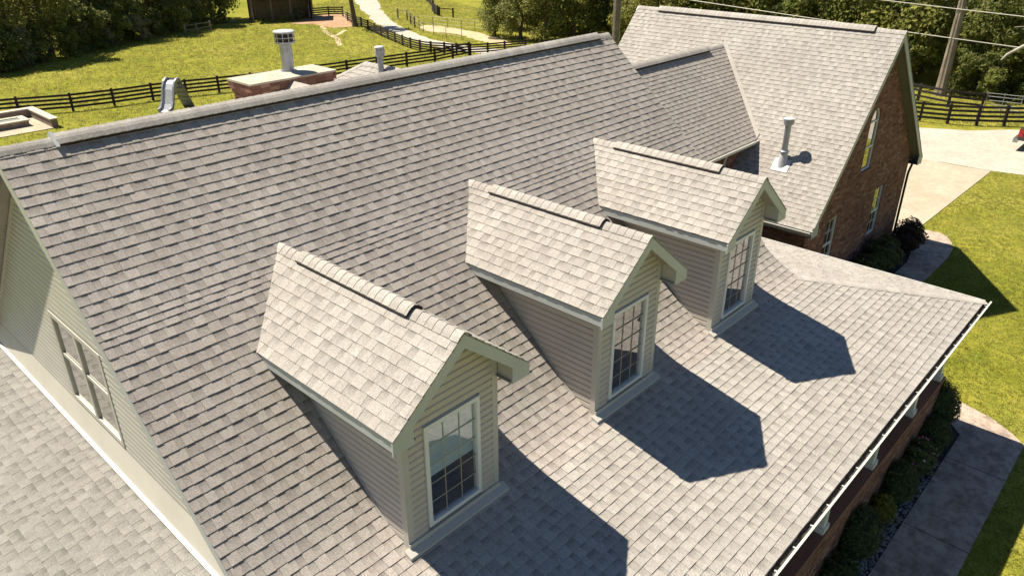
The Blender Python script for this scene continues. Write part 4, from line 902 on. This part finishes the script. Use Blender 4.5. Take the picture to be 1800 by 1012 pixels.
FP = thing('fire_pit', (7.3, 48.4, GZ), 'square brick fire pit with stone rim on the patio', 'fire pit')
k = MB(); k.box((6.05, 47.85, GZ + .05), (8.15, 49.15, GZ + .36)); fb = k.build('pit_body', 'mortar', FP)
bricks(Plane((0, 47.85, GZ + .05), (1, 0, 0), (0, 0, 1)), [(6.05, 0), (8.15, 0), (8.15, .3), (6.05, .3)], fb, seed=3, m='block')
for lo, hi in (((5.98, 47.78), (8.22, 48.1)), ((5.98, 48.9), (8.22, 49.22)), ((5.98, 48.1), (6.35, 48.9)), ((7.85, 48.1), (8.22, 48.9))):
    k = MB(); k.box((*lo, GZ + .363), (*hi, GZ + .45)); k.build('rim_stone', 'capstone', FP)
k = MB(); k.box((6.36, 48.11, GZ + .362), (7.84, 48.89, GZ + .40)); k.build('ash_bed', 'ash', FP)
SWL = thing('seat_wall', (9.2, 48, GZ), 'low brick seat wall with stone caps round the patio', 'wall')
for lo, hi, pl, reg in (((2, 50.25, GZ), (9.3, 50.6, GZ + .52), Plane((0, 50.25, GZ), (1, 0, 0), (0, 0, 1)), [(2, .05), (9.0, .05), (9.0, .52), (2, .52)]), ((8.95, 46.3, GZ), (9.3, 50.25, GZ + .52), Plane((8.95, 0, GZ), (0, -1, 0), (0, 0, 1)), [(-50.24, .05), (-46.3, .05), (-46.3, .52), (-50.24, .52)])):
    k = MB(); k.box(lo, hi); wb_ = k.build('wall_core', 'mortar', SWL); bricks(pl, reg, wb_, seed=8, m='block')
for i in range(9):
    k = MB(); k.box((9.36 - (i + 1) * .8, 50.19, GZ + .522), (9.352 - i * .8, 50.66, GZ + .60)); k.build('cap_stone', 'capstone', SWL)
for i in range(5):
    k = MB(); k.box((8.89, 46.24 + i * .79, GZ + .522), (9.36, 46.24 + (i + 1) * .79 - .008, GZ + .60)); k.build('cap_stone', 'capstone', SWL)

# pickup truck, only its rear corner is in the picture
TR = thing('parked_truck', (43.9, -1.2, GZ), 'parked dark truck with red tail light at the right edge', 'truck')
tx0, tx1, ty = 43.0, 44.9, 1.62
def tbody(pr, x0, x1, nm, m_, par=TR):
    k = MB(); k.prism([(x0, ty - y, GZ + z) for y, z in pr], (x1 - x0, 0, 0)); return k.build(nm, m_, par)
tb = tbody([(0, .62), (0, 1.25), (1.9, 1.25), (1.9, 1.3), (2.1, 1.85), (3.4, 1.85), (4.0, 1.3), (5.3, 1.2), (5.4, .6), (4.95, .6), (4.85, .85), (4.25, .85), (4.15, .5), (1.55, .5), (1.4, .85), (.8, .85), (.7, .6)], tx0, tx1, 'body', 'redcar')
k = MB(); k.box((tx0 - .06, ty - .02, GZ + .48), (tx1 + .06, ty + .2, GZ + .7)); k.build('rear_bumper', 'chrome', TR)
for x in (tx0 - .012, tx1 - .13):
    k = MB(); k.box((x, ty - .2, GZ + .8), (x + .142, ty + .015, GZ + 1.22)); tl_ = k.build('tail_light', 'tail', TR)
    k = MB(); k.box((x + .02, ty + .014, GZ + .93), (x + .12, ty + .022, GZ + 1.05)); k.build('reverse_lamp', 'white', tl_)
for x in (tx0 - .01, tx1 - .23):
    for y in (1.1, 4.55):
        k = MB(); k.tube([(x, ty - y, GZ + .37), (x + .03, ty - y, GZ + .37), (x + .21, ty - y, GZ + .37), (x + .24, ty - y, GZ + .37)], [.33, .37, .37, .33], 20); wh = k.build('wheel', 'rubber', TR)
        k = MB(); k.tube([(x - .008, ty - y, GZ + .37), (x + .248, ty - y, GZ + .37)], [.2, .2], 16); k.build('rim', 'chrome', wh)
tbody([(2.17, 1.34), (2.28, 1.76), (3.3, 1.76), (3.75, 1.34)], tx0 - .006, tx1 + .006, 'side_window', 'dark')

# ------------------------------------------------------------------ plants
def leaf_quads(k, P, Nrm, size, r, shade):
    a = Nrm.orthogonal().normalized(); a.rotate(Matrix.Rotation(r.uniform(0, 6.28), 3, Nrm)); b = Nrm.cross(a)
    s, w_ = size, size * r.uniform(.45, .7)
    k.add([P - a * s * .5, P + b * w_ * .5 + Nrm * s * .08, P + a * s * .5, P - b * w_ * .5 + Nrm * s * .08], [(0, 1, 2, 3)], shade)
def rvec(r):
    z = r.uniform(-1, 1); a = r.uniform(0, 2 * math.pi); q = math.sqrt(1 - z * z); return V3((q * math.cos(a), q * math.sin(a), z))
def crown_mesh(seed, H, R, lumps, leaves, size, zlow=.12):
    r = random.Random(seed); k = MB(); L = []
    for i in range(lumps):
        z = H * (zlow + (1 - zlow) * (i + .5) / lumps * .93); f = math.sin(math.pi * min(1, (z / H * .86 + .12))) ** .7
        a = r.uniform(0, 6.28); d = R * f * r.uniform(.25, .78); rad = R * r.uniform(.26, .46) * (.6 + .4 * f)
        L.append((V3((d * math.cos(a), d * math.sin(a), z)), rad, r.uniform(-.12, .12)))
    for i in range(leaves):
        c, rad, sh = L[r.randrange(lumps)]; d = rvec(r)
        if d.z < -.5 and r.random() < .6: d.z = -d.z
        rr = rad * (r.uniform(.82, 1.06) if r.random() < .75 else r.uniform(.4, .85)); P = c + V3((d.x * rr, d.y * rr, d.z * rr * .75))
        n = (d + rvec(r) * .7 + V3((0, 0, .35))).normalized()
        leaf_quads(k, P, n, size * r.uniform(.6, 1.35), r, min(1, max(0, .5 + sh * 1.6 + r.gauss(0, .2))))
    return k
def trunk_mesh(seed, H, rad, limbs=6, R=3):
    r = random.Random(seed); k = MB(); pts = [V3((0, 0, -.3))]; n = 6
    for i in range(1, n + 1): pts.append(V3((r.uniform(-.12, .12) * i, r.uniform(-.12, .12) * i, H * .85 * i / n)))
    k.tube(pts, [rad * (1.25 if i == 0 else 1 - .8 * i / n) for i in range(n + 1)], 8)
    for i in range(limbs):
        p = pts[1 + i % (n - 1)]; a = r.uniform(0, 6.28); e = p + V3((math.cos(a) * R * .55, math.sin(a) * R * .55, r.uniform(.3, 1.3)))
        k.tube([p, p.lerp(e, .5) + V3((0, 0, -.1)), e], [rad * .4, rad * .26, rad * .08], 6)
    return k
def make_tree(seed, H, R, m, lumps=26, leaves=5200, size=.34, zlow=.1, nm='broadleaf_tree'):
    T = thing(nm, (0, 0, GZ), '', 'tree', world=False)
    trunk_mesh(seed, H, .14 + H * .014, R=R).build('trunk', 'bark', T); crown_mesh(seed + 50, H, R, lumps, leaves, size, zlow).build('crown', m, T); return T
protos = [make_tree(101, 9.5, 3.4, 'leaf'), make_tree(102, 11, 3.2, 'leaf'), make_tree(103, 8.2, 3.3, 'leaf'), make_tree(104, 10.2, 3.8, 'leaf', 32, 6200)]
bright = [make_tree(105, 7.5, 2.7, 'leaf_bright', 22, 4200, .3), make_tree(106, 8.8, 3.0, 'leaf_bright', 24, 4600, .32)]
shrub = [make_tree(107, 2.6, 1.5, 'leaf_pale', 12, 1800, .2, .05, 'field_shrub'), make_tree(108, 3.4, 1.8, 'leaf', 14, 2200, .24, .03, 'field_shrub')]
used = set()
def place(p, x, y, s, label, group, rz=None):
    r = random.Random(int(x * 131 + y * 17)); rz = r.uniform(0, 6.28) if rz is None else rz; sc_ = (s * r.uniform(.92, 1.08), s * r.uniform(.92, 1.08), s * r.uniform(.92, 1.1))
    if p.name not in used: used.add(p.name); o = p; o.location = (x, y, GZ); o.rotation_euler = (0, 0, rz); o.scale = sc_
    else: o = copy_tree(p, (x, y, GZ), rz, sc_)
    o['label'] = label; o['group'] = group; o['category'] = 'shrub' if 'shrub' in p.name else 'tree'
    return o
ORD = 'first second third fourth fifth sixth seventh eighth ninth tenth eleventh twelfth thirteenth fourteenth fifteenth sixteenth seventeenth eighteenth nineteenth twentieth'.split()
def number(objs, text, h=3.0):
    """front-row trees in view are told apart by their order across the picture"""
    q = sorted((px(V3(o.location) + V3((0, 0, h)))[0], o.name) for o in objs)
    q = [n for x, n in q if 0 < x < 1800]
    for i, n in enumerate(q[:20]): bpy.data.objects[n]['label'] = text % ORD[i]
r = random.Random(77)
edge = [(-12, 60), (0, 66), (8, 69.5), (15, 72), (19, 75), (23, 77.5), (27, 79.8), (31, 81), (36, 83.5), (41, 86)]
def along(pts, step):
    out = []; d = 0
    for (a, b) in zip(pts, pts[1:]):
        L = math.hypot(b[0] - a[0], b[1] - a[1])
        while d < L: out.append((a[0] + (b[0] - a[0]) * d / L, a[1] + (b[1] - a[1]) * d / L)); d += step
        d -= L
    return out
gl_ = 'trees of the wood at the left edge of the field'; front = []
for row in range(4):
    for (x, y) in along(edge, 3.6 + row * .5):
        x += r.uniform(-1, 1) - row * 1.6; y += r.uniform(-1, 1) + row * 4.2
        o = place(r.choice(protos), x, y, r.uniform(.78, 1.1), 'dense dark leafy tree in the back rows of the wood at upper left', gl_)
        if row == 0: front.append(o)
number(front, '%s tree from the left along the front of the wood at upper left')
front = []
for (x, y) in along(edge, 2.6):
    front.append(place(shrub[1], x + r.uniform(-.8, .8), y - 2.6 + r.uniform(-.7, .7), r.uniform(.7, 1.15), 'dark low shrub along the shaded foot of the left wood', 'shrubs along the left wood'))
number(front, '%s dark shrub from the left along the shaded foot of the left wood', 1.0)
for (x, y, s, lab) in ((27.5, 75.9, .95, 'pale round shrub at the wood edge left of the old rail gate'), (14.6, 69.3, 1.15, 'pale shrub in front of the wood near the left picture edge'), (46.9, 77.6, .5, 'small pale shrub against the left shed post'), (23.5, 74.6, .8, 'pale shrub halfway along the left wood edge'), (45.6, 77.1, .33, 'low pale clump at the middle shed post')):
    place(shrub[0], x, y, s, lab, 'pale field shrubs')
gm = 'trees behind the road'; front = []
for (x, y, s, i) in ((53.2, 51.2, .62, 2), (53.6, 48.0, .75, 0), (54.5, 45.3, .8, 3), (56.2, 43.4, .85, 1), (58.8, 43.6, .9, 0), (61, 41.5, .95, 2), (58, 48.5, .9, 3), (61.5, 46.5, 1, 1), (65, 44, 1, 0), (58.5, 53.5, .75, 2), (63, 51, .9, 3), (67, 49, 1, 1), (64, 40.5, .95, 3), (69, 43, 1, 2)):
    front.append(place(protos[i], x, y, s, 'leafy tree in the dark clump between gravel road and house ridge', gm))
number(front, '%s tree from the left in the dark clump behind the house ridge')
front = []
for (x, y, s, i) in ((57.5, 37.8, .8, 0), (56.2, 35.2, .75, 1), (60.5, 35.4, .85, 0)):
    front.append(place(bright[i], x, y, s, 'yellow green tree between the utility pole and brick wing roof', 'yellow green trees by the utility pole'))
number(front, '%s from the left of the yellow green trees beside the utility pole')
front = [[], []]
gr = 'trees of the wood behind the brick wing'
for row in range(4):
    y = 38.0 - row * 1.5
    while y > -20:
        x = 58.5 + row * 4.6 + r.uniform(-1, 1) + (max(0, y - 12) * .14)
        if y < 12: lab, g_ = 'dense leafy tree in the wood right of the brick wing', 'trees of the wood right of the brick wing'
        else: lab, g_ = 'dense leafy tree in the wood behind the brick wing roof', gr
        o = place(r.choice(protos + ([bright[1]] if row == 0 and r.random() < .3 else [])), x, y + r.uniform(-.8, .8), r.uniform(.75, 1.08), lab, g_); y -= 3.7 + row * .4
        if row == 0: front[0 if g_ == gr else 1].append(o)
number(front[0], '%s tree from the left along the wood behind the brick wing ridge')
number(front[1], '%s tree from the left in the wood behind the yard fence', 2.0)
front = []
for i in range(9):
    front.append(place(shrub[1], 55.9 + r.uniform(-.6, .8), 8.0 - i * 1.9, r.uniform(.7, 1.05), 'leafy shrub at the wood foot behind the yard fence', 'shrubs behind the yard fence'))
number(front, '%s leafy shrub from the left at the wood foot behind the yard fence', 1.0)
# a leafy tree trunk beside the road, crown out of the picture
RT = thing('roadside_tree', (47.95, 67.9, GZ), 'slender tree trunk standing at the start of the curving fence', 'tree')
k = MB(); k.tube([(47.95, 67.9, GZ - .2), (47.9, 67.9, GZ + .4), (47.75, 68, GZ + 2.5), (47.55, 68.1, GZ + 5.5), (47.5, 68.2, GZ + 8)], [.42, .3, .24, .2, .1], 12); k.build('trunk', 'bark', RT)
ck = crown_mesh(222, 4.6, 2.6, 16, 2600, .32, .1); ck.v = [(x + 47.5, y + 68.2, z + GZ + 5.6) for x, y, z in ck.v]; ck.build('crown', 'leaf', RT)
# bare branches at the right picture edge
DT = thing('dead_tree', (57.0, 3.4, GZ), 'pale leafless branches of a dead tree at the right edge', 'tree')
k = MB(); k.tube([(57, 3.4, GZ - .2), (56.8, 3.2, GZ + 3), (56.4, 3.0, GZ + 5.6), (56.2, 2.6, GZ + 8)], [.3, .24, .18, .1], 10); k.build('trunk', 'deadwood', DT)
for pts, r0 in (([(56.45, 3.0, GZ + 4.2), (55.6, 3.7, GZ + 4.35), (54.6, 4.6, GZ + 3.9), (53.9, 5.3, GZ + 3.35), (53.7, 5.5, GZ + 3.0)], .15), ([(56.3, 3.0, GZ + 5.0), (55.4, 4.2, GZ + 5.1), (54.4, 5.4, GZ + 5.0)], .06), ([(55.0, 4.2, GZ + 4.15), (54.7, 3.4, GZ + 4.9), (54.5, 2.9, GZ + 6.2)], .07), ([(56.2, 2.8, GZ + 6), (55.2, 2.6, GZ + 7), (54.6, 2.2, GZ + 8.2)], .07), ([(54.9, 4.3, GZ + 4.05), (54.3, 3.9, GZ + 4.1), (53.6, 3.2, GZ + 4.0)], .06)):
    k = MB(); n = len(pts); k.tube(pts, [r0 * (1 - .7 * i / (n - 1)) for i in range(n)], 7); k.build('branch', 'deadwood', DT)

def bush(name, x, y, rx, ry, h, m, label, seed, leaves=2600, size=.06, dome=True, group=None):
    B = thing(name, (x, y, GZ), label, 'bush', group, world=False); B.location = (x, y, GZ); r = random.Random(seed); k = MB()
    for i in range(leaves):
        d = rvec(r); d.z = abs(d.z) if r.random() < .85 else d.z * .4; s = r.uniform(.86, 1.03) if r.random() < .85 else r.uniform(.6, .9)
        wob = 1 + .06 * math.sin(d.x * 7 + seed) * math.cos(d.y * 6 + seed) + (0 if dome else .16 * math.sin(d.x * 11 + d.z * 9 + seed))
        zc = h * .38; P = V3((d.x * rx * s * wob, d.y * ry * s * wob, zc + d.z * (h - zc) * s * wob if d.z > 0 else zc + d.z * zc))
        leaf_quads(k, P, (d + rvec(r) * .6).normalized(), size * r.uniform(.7, 1.4), r, min(1, max(0, r.gauss(.5, .22))))
    nu, nv = 14, 8; vs_ = []                                                # dense leafy heart so the bush is not see-through
    for a in range(nv + 1):
        ph = math.pi * a / nv
        for c in range(nu):
            th = 2 * math.pi * c / nu; d = V3((math.sin(ph) * math.cos(th), math.sin(ph) * math.sin(th), math.cos(ph))); q = .84 * (1 + r.uniform(-.06, .06)); zc = h * .38
            vs_.append((d.x * rx * q, d.y * ry * q, zc + d.z * ((h - zc) if d.z > 0 else zc) * q))
    k.add(vs_, [(a * nu + c, (a + 1) * nu + c, (a + 1) * nu + (c + 1) % nu, a * nu + (c + 1) % nu) for a in range(nv) for c in range(nu)], .1)
    k.build('foliage', m, B)
    k = MB(); k.tube([(0, 0, -.1), (0, 0, h * .45)], [.05, .03], 7)
    for i in range(5):
        a = i * 1.256; k.tube([(0, 0, .1), (math.cos(a) * rx * .6, math.sin(a) * ry * .6, h * .6)], [.03, .012], 5)
    k.build('stem', 'bark', B); return B
bush('clipped_bush', 13.45, -2.98, .58, .56, 1.45, 'leaf_bush', 'tall clipped dome bush at the porch corner', 1, 4200)
bush('clipped_bush', 12.5, -3.22, .52, .44, .9, 'leaf_bush', 'round clipped bush below the tall dome bush', 2, 3000)
bush('clipped_bush', 10.0, -3.2, .60, .46, 1.0, 'leaf_bush', 'round clipped bush left of the roses', 3, 3200)
bush('clipped_bush', 7.7, -3.18, .72, .48, 1.2, 'leaf_bush', 'dark clipped bush nearest the bottom of the picture', 4, 3200)
bush('clipped_bush', 6.5, -3.3, .5, .4, .8, 'leaf_bush', 'low bush under the gutter at the bottom edge', 9, 2400, dome=False)
RB = bush('rose_bush', 11.3, -3.24, .66, .44, .88, 'leaf_bush', 'loose rose bush with pink and white blooms', 5, 1700, .075, False)
r = random.Random(9)
for i in range(26):
    d = rvec(r); d.z = abs(d.z); k = MB(); c = V3((d.x * .66, d.y * .46, .35 + d.z * .56)); rad = r.uniform(.022, .045)
    for j in range(7):
        n = rvec(r); n.z = abs(n.z); leaf_quads(k, c + n * rad * .5, n, rad * 1.5, r, .5)
    k.build('rose_bloom', 'petal' if r.random() < .72 else 'flowerw', RB)
bush('bed_shrub', 9.0, -3.25, .3, .28, .75, 'leaf_bright', 'light green feathery shrub in the stony bed', 6, 900, .09, False)
bush('wing_bush', 22.3, 1.5, .95, .62, 1.25, 'leaf_bush', 'broad rounded green bush at the foot of the brick gable', 7, 5200, .085, False)
bush('wing_bush', 21.0, 1.55, .7, .55, 1.0, 'leaf_bush', 'darker bush behind the porch hip at the brick gable', 12, 3000, .085, False)
bush('purple_bush', 24.75, 1.35, .62, .55, 1.3, 'leaf_red', 'dark purple leaved bush at the brick wing corner', 8, 2200, .11, False)
# stones of the bed
k = MB(); r = random.Random(12)
for i in range(1500):
    x, y = r.uniform(5.0, 12.2), r.uniform(-3.64, -3.05); s = r.uniform(.018, .05); q = [V3((x, y, GZ + .02)) + V3((d.x * s, d.y * s, d.z * s * .6)) for d in (V3((1, 0, 0)), V3((.2, 1, .1)), V3((-1, .2, 0)), V3((-.1, -1, 0)), V3((0, .1, 1)))]
    k.add(q, [(0, 1, 4), (1, 2, 4), (2, 3, 4), (3, 0, 4)], r.random())
o = k.build('bed_stones', 'stone'); o['kind'] = 'stuff'; o['label'] = 'grey river stones in the planting bed'

# grass blades standing on the lawn and field
def inside(x, y, pts):
    c = False; n = len(pts)
    for i in range(n):
        (x0, y0), (x1, y1) = pts[i], pts[i - 1]
        if (y0 > y) != (y1 > y) and x < (x1 - x0) * (y - y0) / (y1 - y0) + x0: c = not c
    return c
def tufts(name, region, n, blade, size, seed, label, avoid):
    r = random.Random(seed); xs_, ys_ = [p[0] for p in region], [p[1] for p in region]; V_, F_, S_ = [], [], []; cnt = 0
    while cnt < n:
        x, y = r.uniform(min(xs_), max(xs_)), r.uniform(min(ys_), max(ys_)); cnt += 1
        if not inside(x, y, region) or any(inside(x, y, a) for a in avoid): continue
        q = .5 + .28 * math.sin(x * .9 + 1.3 * math.sin(y * .7)) * math.cos(y * 1.1)
        for j in range(blade):
            a = r.uniform(0, 6.28); h = size * r.uniform(.5, 1.3); w_ = size * .16; ox, oy = x + r.gauss(0, size * .7), y + r.gauss(0, size * .7); l = h * r.uniform(.3, 1.0); o_ = len(V_)
            V_ += [(ox - math.sin(a) * w_, oy + math.cos(a) * w_, GZ), (ox + math.sin(a) * w_, oy - math.cos(a) * w_, GZ), (ox + math.cos(a) * l, oy + math.sin(a) * l, GZ + h)]
            F_.append((o_, o_ + 1, o_ + 2)); S_.append(min(1, max(0, r.gauss(q, .2))))
    k = MB(); k.v, k.f, k.sh = V_, F_, S_; o = k.build(name, 'blade'); o['kind'] = 'stuff'; o['label'] = label
AV = [SHEETS[n] for n in SHEETS]
tufts('lawn_grass', [(5.5, -5.0), (14.3, -5.0), (15.3, -3), (15.4, 0), (24, -.1), (28, .9), (27.6, 1.7), (38.3, 1.6), (40, -3), (36, -7), (16, -9), (5.5, -7)], 34000, 7, .055, 3, 'short mown grass of the front lawn', [SHEETS['front_walk'], SHEETS['driveway'], SHEETS['gravel_yard']])
tufts('field_grass', [(-2, 44), (60, 36), (72, 80), (70, 95), (40, 82), (18, 74), (-2, 66)], 42000, 6, .13, 4, 'longer grass of the field behind the house', AV)
tufts('verge_grass', [(43.5, 12), (46.5, 4.9), (51, -.4), (54, -2), (57, 4), (57, 14)], 5000, 6, .10, 5, 'grass verge beneath the yard fence', [SHEETS['gravel_yard']])
